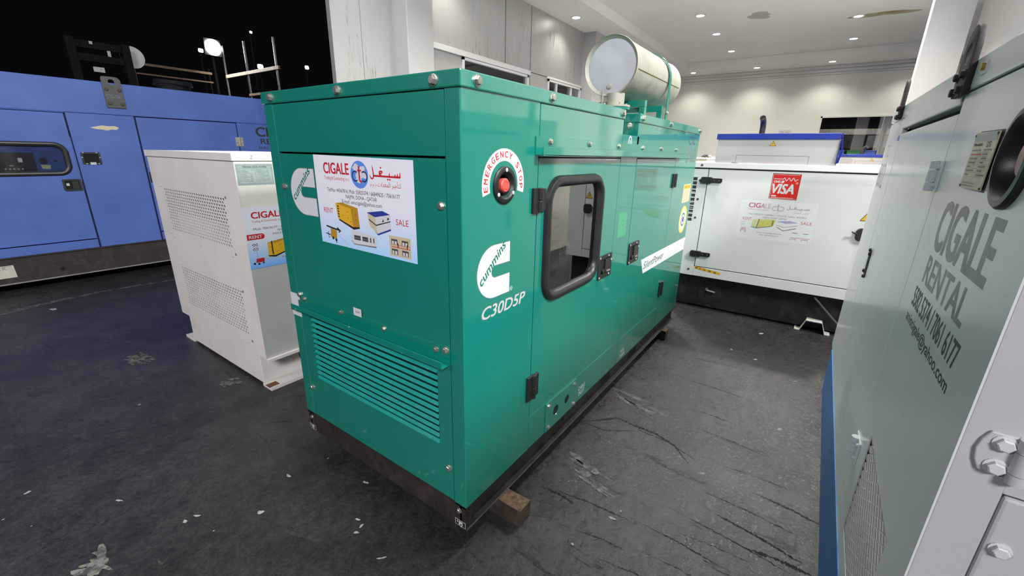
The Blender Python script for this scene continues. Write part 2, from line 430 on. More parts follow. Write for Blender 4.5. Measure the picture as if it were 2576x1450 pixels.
    def text(s, pl, txt, u, v, h, m, off=0.0, width=None, bold=0.0, shear=0.0, rot=0.0, align='L', spacing=1.0, res=3, cap=None, xs=None):
        """cap height h with its lower-left (or centre / right) base point at u, v; bold widens the pen (share of cap height)"""
        vv, ff = text_geo(txt, shear, res, spacing)
        if not vv: return s
        x0 = min(p[0] for p in vv); x1 = max(p[0] for p in vv)
        sy = h/(cap or CAP)
        d = bold*h*0.9
        if width: width -= 2*d
        sx = width/(x1-x0) if width else (xs or 1.0)*sy
        w = (x1-x0)*sx
        sh = {'L': d if width else 0, 'C': -w/2, 'R': -w-d}[align]
        ca, sa = math.cos(rot), math.sin(rot)
        fs = []
        for f in ff:
            a = [vv[i] for i in f]
            ar = sum(a[i][0]*a[(i+1) % len(a)][1]-a[(i+1) % len(a)][0]*a[i][1] for i in range(len(a)))
            fs.append(f if ar > 0 else tuple(reversed(f)))
        for k, (dx, dy) in enumerate(((0, 0),) if d < h*0.012 else ((d, d*0.5), (-d, d*0.5), (d, -d*0.5), (-d, -d*0.5), (0, 0))):
            P = []
            for (a, b) in vv:
                a = (a-x0)*sx+sh+dx; b = b*sy*(1-1.0*d/h)+dy+d*0.5
                P.append(pl(u+a*ca-b*sa, v+a*sa+b*ca, ink(off+k*0.00004)))
            s.add(P, fs, m)
        return s
    def build(s, name, parent=None, bevel=0.0, smooth=False, kind=None):
        me = bpy.data.meshes.new(name)
        off = Vector((0, 0, 0)); p = parent
        while p is not None: off += p.location; p = p.parent
        me.from_pydata([tuple(q-off) for q in s.v], [], s.f)
        for m in s.mats: me.materials.append(m)
        me.polygons.foreach_set('material_index', s.m)
        if smooth:
            me.polygons.foreach_set('use_smooth', [True]*len(s.f))
            me.update()
            me.set_sharp_from_angle(angle=math.radians(38))
        if bevel > 0:
            bm_ = bmesh.new(); bm_.from_mesh(me); bmesh.ops.remove_doubles(bm_, verts=bm_.verts, dist=1e-5)
            bmesh.ops.dissolve_limit(bm_, angle_limit=0.002, verts=bm_.verts, edges=bm_.edges, delimit={'MATERIAL'})
            bm_.to_mesh(me); bm_.free()
        me.update()
        o = bpy.data.objects.new(name, me); COL.objects.link(o)
        if parent is not None: o.parent = parent
        if bevel > 0:
            bm = o.modifiers.new('bevel', 'BEVEL'); bm.width = bevel; bm.segments = 2
            bm.limit_method = 'ANGLE'; bm.angle_limit = math.radians(50)
        if kind: o['kind'] = kind
        return o
def thing(name, loc, label, cat, group=None):
    o = bpy.data.objects.new(name, None); COL.objects.link(o); o.location = loc
    o.empty_display_size = 0.1
    o['label'] = label; o['category'] = cat
    if group: o['group'] = group
    return o
def tag(o, label, cat, group=None):
    o['label'] = label; o['category'] = cat
    if group: o['group'] = group
    return o
def structure(mb, name, **k): return mb.build(name, None, kind='structure', **k)
def rrect(u0, u1, v0, v1, r, n=8):
    pts = []
    for cx, cy, a in ((u1-r, v1-r, 0), (u0+r, v1-r, PI/2), (u0+r, v0+r, PI), (u1-r, v0+r, 1.5*PI)):
        pts += [(cx+r*math.cos(a+PI/2*i/n), cy+r*math.sin(a+PI/2*i/n)) for i in range(n+1)]
    return pts
def circ(u, v, r, n=24): return [(u+r*math.cos(2*PI*i/n), v+r*math.sin(2*PI*i/n)) for i in range(n)]
def gasket(mb, pl, u0, u1, v0, v1, r, w, h, m, base=0.0):
    """rounded rubber window seal of width w standing h proud"""
    loops = []
    for k, (ins, off) in enumerate(((0, base), (w*0.12, base+h*0.7), (w*0.35, base+h), (w*0.65, base+h*0.95), (w*0.9, base+h*0.55), (w, base-0.004))):
        loops.append([pl(p[0], p[1], off) for p in rrect(u0+ins, u1-ins, v0+ins, v1-ins, max(r-ins, 0.004))])
    n = len(loops[0]); v = [p for l in loops for p in l]; f = []
    for k in range(len(loops)-1):
        for i in range(n):
            f.append((k*n+i, k*n+(i+1) % n, (k+1)*n+(i+1) % n, (k+1)*n+i))
    mb.add(v, f, m)
_boltmesh = {}
def bolt(parent, p, axis, r=0.011, m=None, name='bolt'):
    """hexagon head bolt on a washer; axis is the direction the head points"""
    m = m or BOLT
    key = (r, m.name)
    if key not in _boltmesh:
        b = MB()
        b.lathe((0, 0, 0), (0, 0, 1), [(0.0001, 0), (r*1.3, 0), (r*1.3, r*0.18), (r*0.9, r*0.22)], m, 16)
        b.loft([((0, 0, r*0.15), r), ((0, 0, r*0.8), r), ((0, 0, r*0.95), r*0.8)], m, 6)
        o = b.build(name); _boltmesh[key] = o.data; bpy.data.objects.remove(o)
    o = bpy.data.objects.new(name, _boltmesh[key]); COL.objects.link(o)
    off = Vector((0, 0, 0)); q = parent
    while q is not None: off += q.location; q = q.parent
    o.parent = parent; o.location = Vector(p)-off
    qz = Vector(axis).to_track_quat('Z', 'Y')
    o.rotation_mode = 'QUATERNION'; o.rotation_quaternion = qz @ Matrix.Rotation(random.random()*1.0, 3, 'Z').to_quaternion()
    return o
NX, NY, PY = (-1, 0, 0), (0, -1, 0), (0, 1, 0)

# ================================================================== the room
b = MB(); b.box(-30, 40, -30, 45, -0.1, 0.0, FLOOR); structure(b, 'floor')
WY = 3.3
b = MB()
holes = [[(3.72, 0.3), (5.27, 0.3), (5.27, 2.53), (3.72, 2.53)], [(5.87, 0.3), (7.08, 0.3), (7.08, 2.56), (5.87, 2.56)]]
b.plate(SIDE(WY), [(1.87, 0), (12.7, 0), (12.7, 3.7), (1.87, 3.7)], CLAD, -0.06, 0.0, holes)
structure(b, 'wall_left')
b = MB()
for x in (4.66, 5.33): b.rect(SIDE(WY), x-0.006, x+0.006, 2.6, 3.5, DARKHOLE, 0.001)
b.rect(SIDE(WY), 5.325, 5.335, 0.1, 2.6, DARKHOLE, 0.001)
b.rect(SIDE(WY), 5.335, 7.1, 2.583, 2.593, DARKHOLE, 0.001)
b.rect(SIDE(WY), 2.2, 2.206, 0.0, 3.5, GREYLINE, 0.001)
structure(b, 'trim_1')
b = MB(); b.box(2.98, 5.31, WY-0.03, WY, 2.535, 2.60, TRIMW); b.box(5.84, 7.1, WY-0.025, WY, 2.565, 2.60, TRIMW)
structure(b, 'trim_2', bevel=0.004)
for n, (x0, x1, z1, mull) in enumerate(((3.72, 5.27, 2.53, ()), (5.87, 7.08, 2.56, (6.18, 6.72)))):
    o = MB()
    o.box(x0, x0+0.035, WY-0.02, WY+0.03, 0.3, z1, TRIMW); o.box(x1-0.035, x1, WY-0.02, WY+0.03, 0.3, z1, TRIMW)
    o.box(x0, x1, WY-0.02, WY+0.03, z1-0.03, z1, TRIMW); o.box(x0, x1, WY-0.02, WY+0.03, 0.3, 0.34, TRIMW)
    for mx in mull: o.box(mx-0.015, mx+0.015, WY-0.01, WY+0.03, 0.3, z1, TRIMW)
    w = structure(o, 'window_%d' % (n+1))
    g = MB(); g.rect(SIDE(WY), x0+0.03, x1-0.03, 0.33, z1-0.02, PANEW, -0.02); g.build('window_pane', w)
# columns along the left wall
for n, (x0, x1) in enumerate(((2.6, 2.98), (7.1, 7.5))):
    b = MB(); b.box(x0, x1, 3.055, WY+0.1, 0, 3.6, COLW); structure(b, 'column_left' if n == 0 else 'column_left.001', bevel=0.006)
# soffit, ceiling, back wall
b = MB(); b.box(1.87, 12.8, -3.2, 3.4, 3.655, 3.8, CEILW); structure(b, 'ceiling')
b = MB(); b.box(1.87, 12.7, 2.58, WY-0.002, 3.5, 3.66, CEILW); structure(b, 'trim_3')
b = MB(); b.box(11.65, 12.7, -3.1, 2.58, 3.5, 3.66, CEILW); structure(b, 'trim_4')
b = MB()
for d, z0, z1 in ((0.10, 3.43, 3.5), (0.06, 3.36, 3.43), (0.03, 3.31, 3.36)): b.box(12.7-d, 12.7, -3.1, 3.29, z0, z1, TRIMW)
structure(b, 'trim_5', bevel=0.01)
b = MB()
b.plate(END(12.7), [(-3.3, 0), (3.2, 0), (3.2, 3.7), (-3.3, 3.7)], WALLW, -0.12, 0.0, [[(0.49, 1.2), (1.95, 1.2), (1.95, 2.36), (0.49, 2.36)]])
structure(b, 'wall_back')
b = MB(); b.box(2.6, 9.1, -2.4, -2.25, 0, 3.66, WALLW); structure(b, 'wall_right')
b = MB(); b.box(5.95, 6.15, -1.74, -1.405, 0, 3.66, COLW); structure(b, 'column_right', bevel=0.004)
b = MB()
for u0, u1, v0, v1 in ((0.47, 1.97, 2.345, 2.38), (0.47, 0.505, 1.2, 2.38), (1.93, 1.97, 1.2, 2.38), (0.47, 1.97, 1.18, 1.215)): b.rplate(END(12.7), u0, u1, v0, v1, TRIMW, -0.03, 0.015)
w3 = structure(b, 'window_3')
g = MB(); g.rect(END(12.7), 0.5, 1.94, 1.2, 2.35, PANEW, -0.02); g.build('window_pane', w3)
# the dim store room behind that window
b = MB()
b.box(16.0, 16.1, -3.4, 1.0, 0, 3.5, DGREY); b.box(12.85, 16.1, 0.8, 0.9, 0, 3.5, DGREY); b.box(12.85, 16.1, -3.5, -3.4, 0, 3.5, DGREY); b.box(12.85, 16.1, -3.4, 0.9, 3.4, 3.5, DGREY)
structure(b, 'wall_store')
b = MB(); b.box(14.9, 15.0, -3.4, 0.8, 2.05, 2.2, PALE); structure(b, 'trim_6')
b = MB(); b.box(14.0, 14.12, -1.90, -1.78, 0, 3.4, PALE); structure(b, 'trim_7')
b = MB(); b.box(15.5, 15.6, -1.5, -1.0, 0.0, 2.05, DGREY); b.box(15.5, 15.6, -2.4, -1.62, 0.0, 2.05, INSIDE); tag(b.build('board'), 'dim boards leaning in the store room behind the back window', 'board')
b = MB(); b.box(15.3, 15.4, -3.0, 0.7, 0.0, 1.72, BROWNB); tag(b.build('carton_stack'), 'brown cardboard seen low through the dark back window', 'carton')

# water stains on the ceiling
def blotch(mb, cx, cy, rx, ry, m, z, rot=0, n=40, rough=0.25, seed=1):
    rr = random.Random(seed); pts = []
    ph = [rr.random()*6.28 for _ in range(6)]
    for i in range(n):
        a = 2*PI*i/n
        k = 1+rough*sum(math.sin((j+2)*a+ph[j])/(j+1.3) for j in range(6)); k = max(k, 0.12)
        x, y = rx*k*math.cos(a), ry*k*math.sin(a)
        pts.append((cx+x*math.cos(rot)-y*math.sin(rot), cy+x*math.sin(rot)+y*math.cos(rot)))
    v = [(p[0], p[1], z) for p in pts]+[(cx, cy, z)]
    mb.add(v, [(i, n, (i+1) % n) for i in range(n)], m)
STAIN = mat('ceiling_water_stain', (0.40, 0.36, 0.24), 0.7, vary=0.2, vscale=5)
STAIN2 = mat('ceiling_water_stain_dark', (0.30, 0.23, 0.11), 0.7, vary=0.35, vscale=6)
b = MB(); blotch(b, 8.2, 0.6, 0.18, 0.2, mat('ceiling_damp', (0.47, 0.46, 0.40), 0.7), 3.6545, seed=3)
blotch(b, 9.1, -1.08, 0.13, 0.42, STAIN, 3.6545, seed=5); blotch(b, 9.03, -1.16, 0.045, 0.2, STAIN2, 3.654, rot=0.2, seed=8)
structure(b, 'ceiling_stain')

# scuffs, flecks and tyre marks on the floor
FLECK = mat('pale_floor_fleck', (0.30, 0.30, 0.29), 0.6, vary=0.2, vscale=60)
SCRAPE = mat('dry_floor_scrape', (0.15, 0.145, 0.125), 0.7, vary=0.5, vscale=45, dirt=(0.05, 0.048, 0.046), dscale=30, dlo=0.45, dhi=0.55)
TYRE = mat('black_rubber_streak', (0.016, 0.0155, 0.0155), 0.75, vary=0.4, vscale=40, dirt=(0.03, 0.03, 0.03), dscale=35, dlo=0.58, dhi=0.64, spec=0.2)
b = MB(); rr = random.Random(11)
for i, (x, y) in enumerate(((-0.512, 0.925), (-0.549, 0.931), (-0.158, 0.417), (-0.168, 0.381), (-0.197, 0.371), (-0.209, 0.211), (-0.194, 0.854), (-0.357, 4.374), (-0.395, 2.026), (1.504, -0.859), (0.91, -0.602), (2.344, -0.648), (2.9, -0.626), (1.73, 0.198), (0.238, -0.301), (0.434, -0.373), (-0.361, 0.749), (-0.664, 1.257), (-0.868, 1.602), (-0.02, 0.555), (2.154, -0.896), (2.418, -0.482))):
    k = 0.006 if x < 1 else 0.009
    if i == 7: k = 0.025
    blotch(b, x, y, k*(0.6+0.8*rr.random()), k*(0.8+1.6*rr.random()), FLECK, 0.0012, rr.random()*0.8, 16, 0.35, i)
for i, (x, y) in enumerate(((-0.207, 2.736), (-0.239, 2.702), (-0.2, 2.651), (-0.003, 1.88), (-0.796, 0.96))):
    for j in range(7): blotch(b, x+0.07*(rr.random()-0.5), y+0.12*(rr.random()-0.5), 0.008+0.012*rr.random(), 0.015+0.03*rr.random(), SCRAPE, 0.0010+0.00002*j, 0.4*rr.random(), 18, 0.5, 20+i*7+j)
for i, (x, y) in enumerate(((1.276, -0.104), (1.253, -0.22), (1.346, -0.141), (1.269, -0.304), (0.587, -0.214), (0.626, -0.175), (0.656, -0.124), (0.551, -0.252))):
    for j in range(3): blotch(b, x+0.03*(rr.random()-0.5), y+0.06*(rr.random()-0.5), 0.006+0.008*rr.random(), 0.03+0.06*rr.random(), SCRAPE, 0.0010+0.00002*j, -0.35+0.3*rr.random(), 24, 0.6, 70+i*3+j)
DAMP = mat('brown_floor_damp', (0.026, 0.023, 0.020), 0.6, vary=0.3, vscale=30, dirt=(0.036, 0.034, 0.033), dscale=40, dlo=0.5, dhi=0.6)
for i, (x, y, rx, ry) in enumerate(((-0.278, 0.531, 0.06, 0.075), (0.205, 0.617, 0.02, 0.05), (-0.682, 2.667, 0.03, 0.07), (0.33, -0.19, 0.05, 0.07), (0.70, -0.92, 0.02, 0.05))):
    for q_ in range(9): blotch(b, x+rx*1.9*(rr.random()-0.5), y+ry*1.9*(rr.random()-0.5), rx*(0.12+0.35*rr.random()), ry*(0.12+0.35*rr.random()), DAMP, 0.0007+0.00002*q_, 0.15, 40, 0.6, 120+i*9+q_)
T2 = TOP(0)
def ragged(pts, w, m, z):
    P = []
    for (x0, y0), (x1, y1) in zip(pts, pts[1:]):
        for k in range(26):
            t = k/26; P.append((x0+(x1-x0)*t+0.006*(rr.random()-0.5), y0+(y1-y0)*t))
    b.stroke(T2, P, [w*(0.15+0.9*rr.random())*min(1, 0.25+4*(i_/len(P))*(1-i_/len(P))) for i_, _ in enumerate(P)], m, z)
ragged([(0.935, 0.016), (1.0, -0.06), (1.081, -0.13), (1.073, -0.23), (1.069, -0.347), (1.034, -0.444), (0.934, -0.54)], 0.022, TYRE, 0.0009)
ragged([(0.935, 0.0), (0.938, -0.119), (1.032, -0.254)], 0.012, TYRE, 0.0009)
ragged([(1.05, -0.25), (1.04, -0.42), (0.98, -0.56)], 0.012, TYRE, 0.0009)
for x0, y0, ln, a, w in ((0.92, -0.80, 0.28, -8, 0.014), (0.80, -0.62, 0.36, -4, 0.010), (0.70, -0.70, 0.30, -10, 0.018), (0.62, -0.55, 0.42, -6, 0.008), (0.60, -0.82, 0.22, 4, 0.02), (0.48, -0.42, 0.38, -3, 0.007), (0.43, -0.12, 0.32, 6, 0.012), (0.41, -0.06, 0.16, 0, 0.018), (0.30, -0.28, 0.2, 8, 0.008), (1.02, -0.64, 0.3, 2, 0.008), (1.25, -0.5, 0.34, -6, 0.009), (1.42, -0.42, 0.25, -3, 0.010), (1.75, -0.3, 0.4, -4, 0.010), (2.1, -0.25, 0.4, 3, 0.008), (0.84, 1.5, 0.2, 22, 0.010), (0.70, 1.42, 0.18, 30, 0.012), (0.55, 1.38, 0.16, 35, 0.014), (0.45, 1.30, 0.15, 42, 0.014), (0.33, 1.28, 0.14, 40, 0.018), (0.25, 1.16, 0.14, 44, 0.014), (0.12, 1.2, 0.12, 46, 0.016), (0.05, 1.08, 0.12, 40, 0.012), (0.4, 1.55, 0.15, 30, 0.008), (0.15, 1.45, 0.16, 38, 0.008), (-0.05, 1.3, 0.12, 40, 0.009), (0.52, -0.60, 0.25, 5, 0.006), (0.36, -0.5, 0.3, 0, 0.006), (0.24, -0.4, 0.25, 6, 0.007)):
    t = math.radians(-90+a); ragged([(x0, y0), (x0+0.5*ln*math.cos(t)+0.008, y0+0.5*ln*math.sin(t)), (x0+ln*math.cos(t), y0+ln*math.sin(t))], w, TYRE, 0.0009)
for k in range(2): ragged([(-1.2, 4.36+0.06*k), (-0.597, 4.539+0.05*k), (-0.329, 4.615+0.04*k), (-0.027, 4.671+0.03*k), (0.3, 4.655+0.03*k), (0.595, 4.63+0.02*k), (1.3, 4.55)], 0.012, mat('white_floor_scratch', (0.3, 0.3, 0.29), 0.6, vary=0.4, vscale=20, dirt=(0.05, 0.05, 0.05), dscale=14, dlo=0.5, dhi=0.6), 0.0010)
structure(b, 'floor_marks')

# ------------------------------------------------------------------ recessed downlights
_dl = {}
def downlight(x, y, z, label, group, col, energy, lens=True):
    t = thing('downlight', (x, y, z), label, 'ceiling light', group)
    if 'ring' not in _dl:
        m = MB(); m.lathe((0, 0, 0), (0, 0, -1), [(0.062, -0.004), (0.064, 0.006), (0.075, 0.009), (0.088, 0.006), (0.09, 0.0)], TRIMW, 32)
        o = m.build('trim_ring', smooth=True); _dl['ring'] = o.data; bpy.data.objects.remove(o)
        m = MB(); m.lathe((0, 0, 0), (0, 0, -1), [(0.0001, 0.007), (0.03, 0.0065), (0.066, 0.003)], LENS, 32)
        o = m.build('lens'); _dl['lens'] = o.data; bpy.data.objects.remove(o)
    for k, n in (('ring', 'trim_ring'), ('lens', 'lens')):
        o = bpy.data.objects.new(n, _dl[k]); COL.objects.link(o); o.parent = t
    key = ('l', col, energy)
    if key not in _dl:
        l = bpy.data.lights.new('downlight_lamp', 'SPOT'); l.energy = energy; l.color = col
        l.spot_size = math.radians(128); l.spot_blend = 0.75; l.shadow_soft_size = 0.06
        _dl[key] = l
    o = bpy.data.objects.new('lamp', _dl[key]); COL.objects.link(o); o.parent = t; o.location = (0, 0, -0.02)
ORD = ['nearest the back wall', 'second from the back wall', 'third from the back wall', 'fourth from the back wall', 'fifth from the back wall', 'sixth from the back wall', 'seventh from the back wall', 'eighth from the back wall', 'ninth from the back wall']
XS = [10.72, 9.05, 7.7, 6.1, 4.5, 2.9]
for i, x in enumerate(XS):
    downlight(x, 1.43, 3.655, 'round recessed downlight, %s in the left row of the flat ceiling' % ORD[i], 'downlights in the flat ceiling', WARM, SPOT_IN*(0.45 if x > 8.5 else 0.65 if x < 3 else 1.15))
    downlight(x, -0.765, 3.655, 'round recessed downlight, %s in the right row of the flat ceiling' % ORD[i], 'downlights in the flat ceiling', WARM, SPOT_IN*(0.45 if x > 8.5 else 0.65 if x < 3 else 1.15))
for i, x in enumerate((9.4, 6.2, 3.4)):
    downlight(x, 3.0, 3.5, 'round recessed downlight %s in the lowered strip along the cladding wall' % ('nearest the back wall', 'midway, above the muffler,', 'nearest the yard')[i], 'downlights in the lowered strips', WARM, SPOT_IN*0.10)
for i, y in enumerate((2.55, 1.05, -0.47, -2.03)):
    downlight(12.1, y, 3.5, 'round recessed downlight washing the back wall, %s from the left' % ('first', 'second', 'third', 'fourth')[i], 'downlights in the lowered strips', WARM, SPOT_IN*0.13)

downlight(14.3, -1.2, 3.39, 'added unseen ceiling lamp brightening the store room behind the back window', 'added store room lamps', WARM, 160)  # extra lamp, added out of view to brighten what the back window shows
# small wall sign
t = thing('wall_sign', (12.7, 0.2, 2.0), 'small white sign reading NO on the back wall above the blue lid', 'sign')
b = MB(); P = END(12.7)
b.rplate(P, -0.37, -0.09, 1.86, 2.075, WHITED, 0.0, 0.004)
b.ring(P, -0.30, 2.0, 0.032, 0.04, GREYLINE, 0.005); b.stroke(P, [(-0.325, 1.975), (-0.275, 2.025)], 0.008, GREYLINE, 0.005)
b.text(P, 'NO', -0.22, 2.0, 0.04, GREYLINE, 0.005, width=0.09)
b.build('sign_plate', t)

# added unseen fill floods outside the open front, dressed with pole and housing
def fill_flood(x, y, z, aim, size, energy, col, label):
    t = thing('floodlight', (x, y, 0.0), label, 'floodlight')
    b = MB(); b.cyl((x-0.12, y, 0), (x-0.12, y, z+0.3), 0.06, RACKPOLE, seg=16); b.build('pole', t)
    d = (Vector(aim)-Vector((x, y, z))).normalized()
    q = d.to_track_quat('-Z', 'Y')
    b = MB(); b.box(-size/2, size/2, -size*0.3, size*0.3, 0.02, 0.1, YARDDARK); h = b.build('lamp_housing'); h.parent = t; h.location = (0, 0, z); h.rotation_mode = 'QUATERNION'; h.rotation_quaternion = q
    l = bpy.data.lights.new('fill_lamp', 'AREA'); l.shape = 'RECTANGLE'; l.size = size; l.size_y = size*0.6; l.energy = energy; l.color = col
    o = bpy.data.objects.new('lamp', l); COL.objects.link(o); o.parent = t; o.location = (0, 0, z); o.rotation_mode = 'QUATERNION'; o.rotation_quaternion = q
fill_flood(0.6, -4.4, 5.4, (0.9, 0.6, 0.8), 1.4, FILL_A, (0.96, 1.0, 0.98), 'added unseen fill floodlight standing beside the building to the right of the viewer')
fill_flood(-7.0, 3.5, 4.6, (1.0, 1.2, 1.0), 1.6, FILL_B, (0.97, 0.945, 1.0), 'added unseen fill floodlight standing behind the viewer to the left')
fill_flood(-4.5, -4.0, 4.6, (0.3, 2.5, 1.0), 1.6, FILL_C, (0.98, 0.96, 1.0), 'added unseen fill floodlight standing straight behind the viewer')

# ================================================================== shared artwork
def logo_c(mb, pl, u0, v0, h, off, lettering=True):
    """white C badge with slanting lettering; u0,v0 lower-left corner, h its height"""
    r = h/2; w = h*0.98; cu, cv = u0+r, v0+r
    for grow, m, o in ((h*0.012, GREYLINE, off), (0.0, WHITED, off+0.0004)):
        R = r+grow; uR = u0+w+grow
        sl = h*0.118-grow; su = u0+w*0.43
        pts = [(uR, cv+R)]
        pts += [(cu+R*math.cos(PI/2+PI*i/28), cv+R*math.sin(PI/2+PI*i/28)) for i in range(29)]
        pts += [(uR, cv-R), (uR, cv-sl)]
        pts += [(su+sl*0.9-sl*math.sin(PI*i/12), cv-sl*math.cos(PI*i/12)) for i in range(13)]
        pts += [(uR, cv+sl)]
        mb.flat(pl, pts, m, o)
    if lettering:
        mb.text(pl, 'cummins', u0+h*0.125, v0+h*0.285, h*0.15, GREENPR, off+0.0008, width=h*0.99, bold=0.032, shear=0.25, rot=math.radians(41.5), cap=0.60)
def arabic_name(mb, pl, u0, u1, v0, v1, m, off):
    """the red Arabic company name, drawn as pen strokes in a box"""
    def S(pts, w): mb.stroke(pl, [(u0+(u1-u0)*x, v0+(v1-v0)*y) for x, y in pts], [a*(v1-v0) for a in w] if isinstance(w, list) else w*(v1-v0), m, off)
    q = 0.115
    S([(0.10, 1.0), (0.115, 0.75), (0.125, 0.5), (0.13, 0.28), (0.115, 0.12), (0.08, 0.06), (0.04, 0.10), (0.012, 0.22), (0.005, 0.34)], [0.03, q*0.9, q, q, q, q, q*0.9, q*0.7, 0.03])
    S([(0.125, 0.27), (0.4, 0.27), (0.7, 0.27), (0.995, 0.27)], q*1.1)
    S([(0.40, 0.30), (0.335, 0.40), (0.325, 0.52), (0.36, 0.60), (0.43, 0.58), (0.44, 0.5)], [q*0.9, q, q, q, q, q*0.6])
    S([(0.335, 0.46), (0.42, 0.47)], q*0.8)
    S([(0.655, 0.28), (0.66, 0.42), (0.672, 0.55)], [q*1.2, q*0.8, 0.02])
    for x, yt in ((0.83, 0.46), (0.905, 0.52), (0.985, 0.62)): S([(x, 0.27), (x+0.008, 0.38), (x+0.012, yt)], [q*1.2, q, 0.03])
    for x, y in ((0.385, 0.84), (0.60, 0.08), (0.665, 0.08)):
        mb.circle(pl, u0+(u1-u0)*x, v0+(v1-v0)*y, 0.03*(u1-u0)*0.8, m, off, 10, 0.07*(v1-v0))
ARABIC_LINE = '\ufedf\ufe98\ufe84\ufe9f\ufef4\ufeae \ufe8d\ufedf\ufee4\ufecc\ufeaa\ufe8d\ufe95'[::-1]
ARABIC_SUFFIX = '.\ufee1.\ufee1.\ufeab'
def globe_logo(mb, pl, cu, cv, rx, ry, off, ink=NAVYP, red=REDP, globe=GLOBE, land=True):
    if globe: mb.circle(pl, cu, cv, rx, globe, off, 36, ry)
    if globe and land:
        for x, y, a, c, s in ((-0.35, 0.5, 0.38, 0.28, 3), (0.45, 0.45, 0.3, 0.22, 4), (0.1, 0.05, 0.5, 0.36, 5), (-0.1, -0.35, 0.3, 0.26, 6), (0.62, 0.0, 0.2, 0.3, 9)):
            rr = random.Random(s); pts = []
            for i in range(14):
                t = 2*PI*i/14; k = 0.75+0.5*rr.random()
                pts.append((cu+rx*(x+a*k*math.cos(t)), cv+ry*(y+c*k*math.sin(t))))
            mb.flat(pl, pts, WHITED, off+0.0003+lift())
    w = rx*0.10
    mb.stroke(pl, [(cu-rx*0.47+rx*0.33*math.cos(t), cv-ry*0.12+ry*0.36*math.sin(t)) for t in [math.radians(50+i*20) for i in range(14)]], w, ink, off+0.0006)
    mb.stroke(pl, [(cu+rx*0.53-rx*0.33*math.cos(t), cv-ry*0.12+ry*0.36*math.sin(t)) for t in [math.radians(50+i*20) for i in range(14)]], w, ink, off+0.0006)
    mb.stroke(pl, [(cu, cv+ry*0.62), (cu, cv), (cu+rx*0.02, cv-ry*0.42), (cu+rx*0.14, cv-ry*0.5), (cu+rx*0.24, cv-ry*0.44)], rx*0.16, red, off+0.0008)
    mb.stroke(pl, [(cu-rx*0.2, cv+ry*0.3), (cu+rx*0.24, cv+ry*0.3)], ry*0.12, red, off+0.0008)
def genset_print(mb, pl, u0, u1, v0, v1, off, body, dark, side, skid, flip=False):
    """little printed picture of a canopied generator: long face, end face, skid"""
    X = (lambda x: u0+(u1-u0)*(1-x)) if flip else (lambda x: u0+(u1-u0)*x)
    Y = lambda y: v0+(v1-v0)*y
    Q = lambda pts, m, k: mb.flat(pl, [(X(x), Y(y)) for x, y in (pts if not flip else pts[::-1])], m, off+k*0.0003)
    Q([(0.1, 0.28), (0.72, 0.0), (0.98, 0.08), (0.98, 0.16), (0.72, 0.1), (0.1, 0.4)], skid, 0)
    Q([(0.06, 0.36), (0.70, 0.1), (0.66, 0.80), (0.0, 0.95)], body, 1)
    Q([(0.70, 0.1), (0.98, 0.14), (0.95, 0.86), (0.66, 0.80)], side, 1)
    Q([(0.0, 0.95), (0.66, 0.80), (0.95, 0.86), (0.3, 1.0)], dark, 1)
    for i in range(5):
        y = 0.42+0.1*i
        Q([(0.07, y), (0.14, y-0.025), (0.14, y+0.03), (0.07, y+0.055)], BLACKPR, 2)
    for x, y in ((0.3, 0.5), (0.5, 0.42), (0.5, 0.66), (0.62, 0.3), (0.84, 0.4), (0.84, 0.6)):
        Q([(x-0.015, y-0.015), (x+0.015, y-0.015), (x+0.015, y+0.015), (x-0.015, y+0.015)], BLACKPR, 2)
def warning_triangle(mb, pl, cu, cv, h, off):
    mb.flat(pl, [(cu-h*0.58, cv-h/2), (cu+h*0.58, cv-h/2), (cu, cv+h/2)], BLACKPR, off)
    mb.flat(pl, [(cu-h*0.47, cv-h*0.43), (cu+h*0.47, cv-h*0.43), (cu, cv+h*0.38)], YELLOWP, off+0.0004)
    mb.flat(pl, [(cu-h*0.05, cv-h*0.3), (cu+h*0.12, cv-h*0.05), (cu+h*0.02, cv-h*0.05), (cu+h*0.06, cv+h*0.2), (cu-h*0.1, cv-h*0.1), (cu, cv-h*0.1)], BLACKPR, off+0.0008)

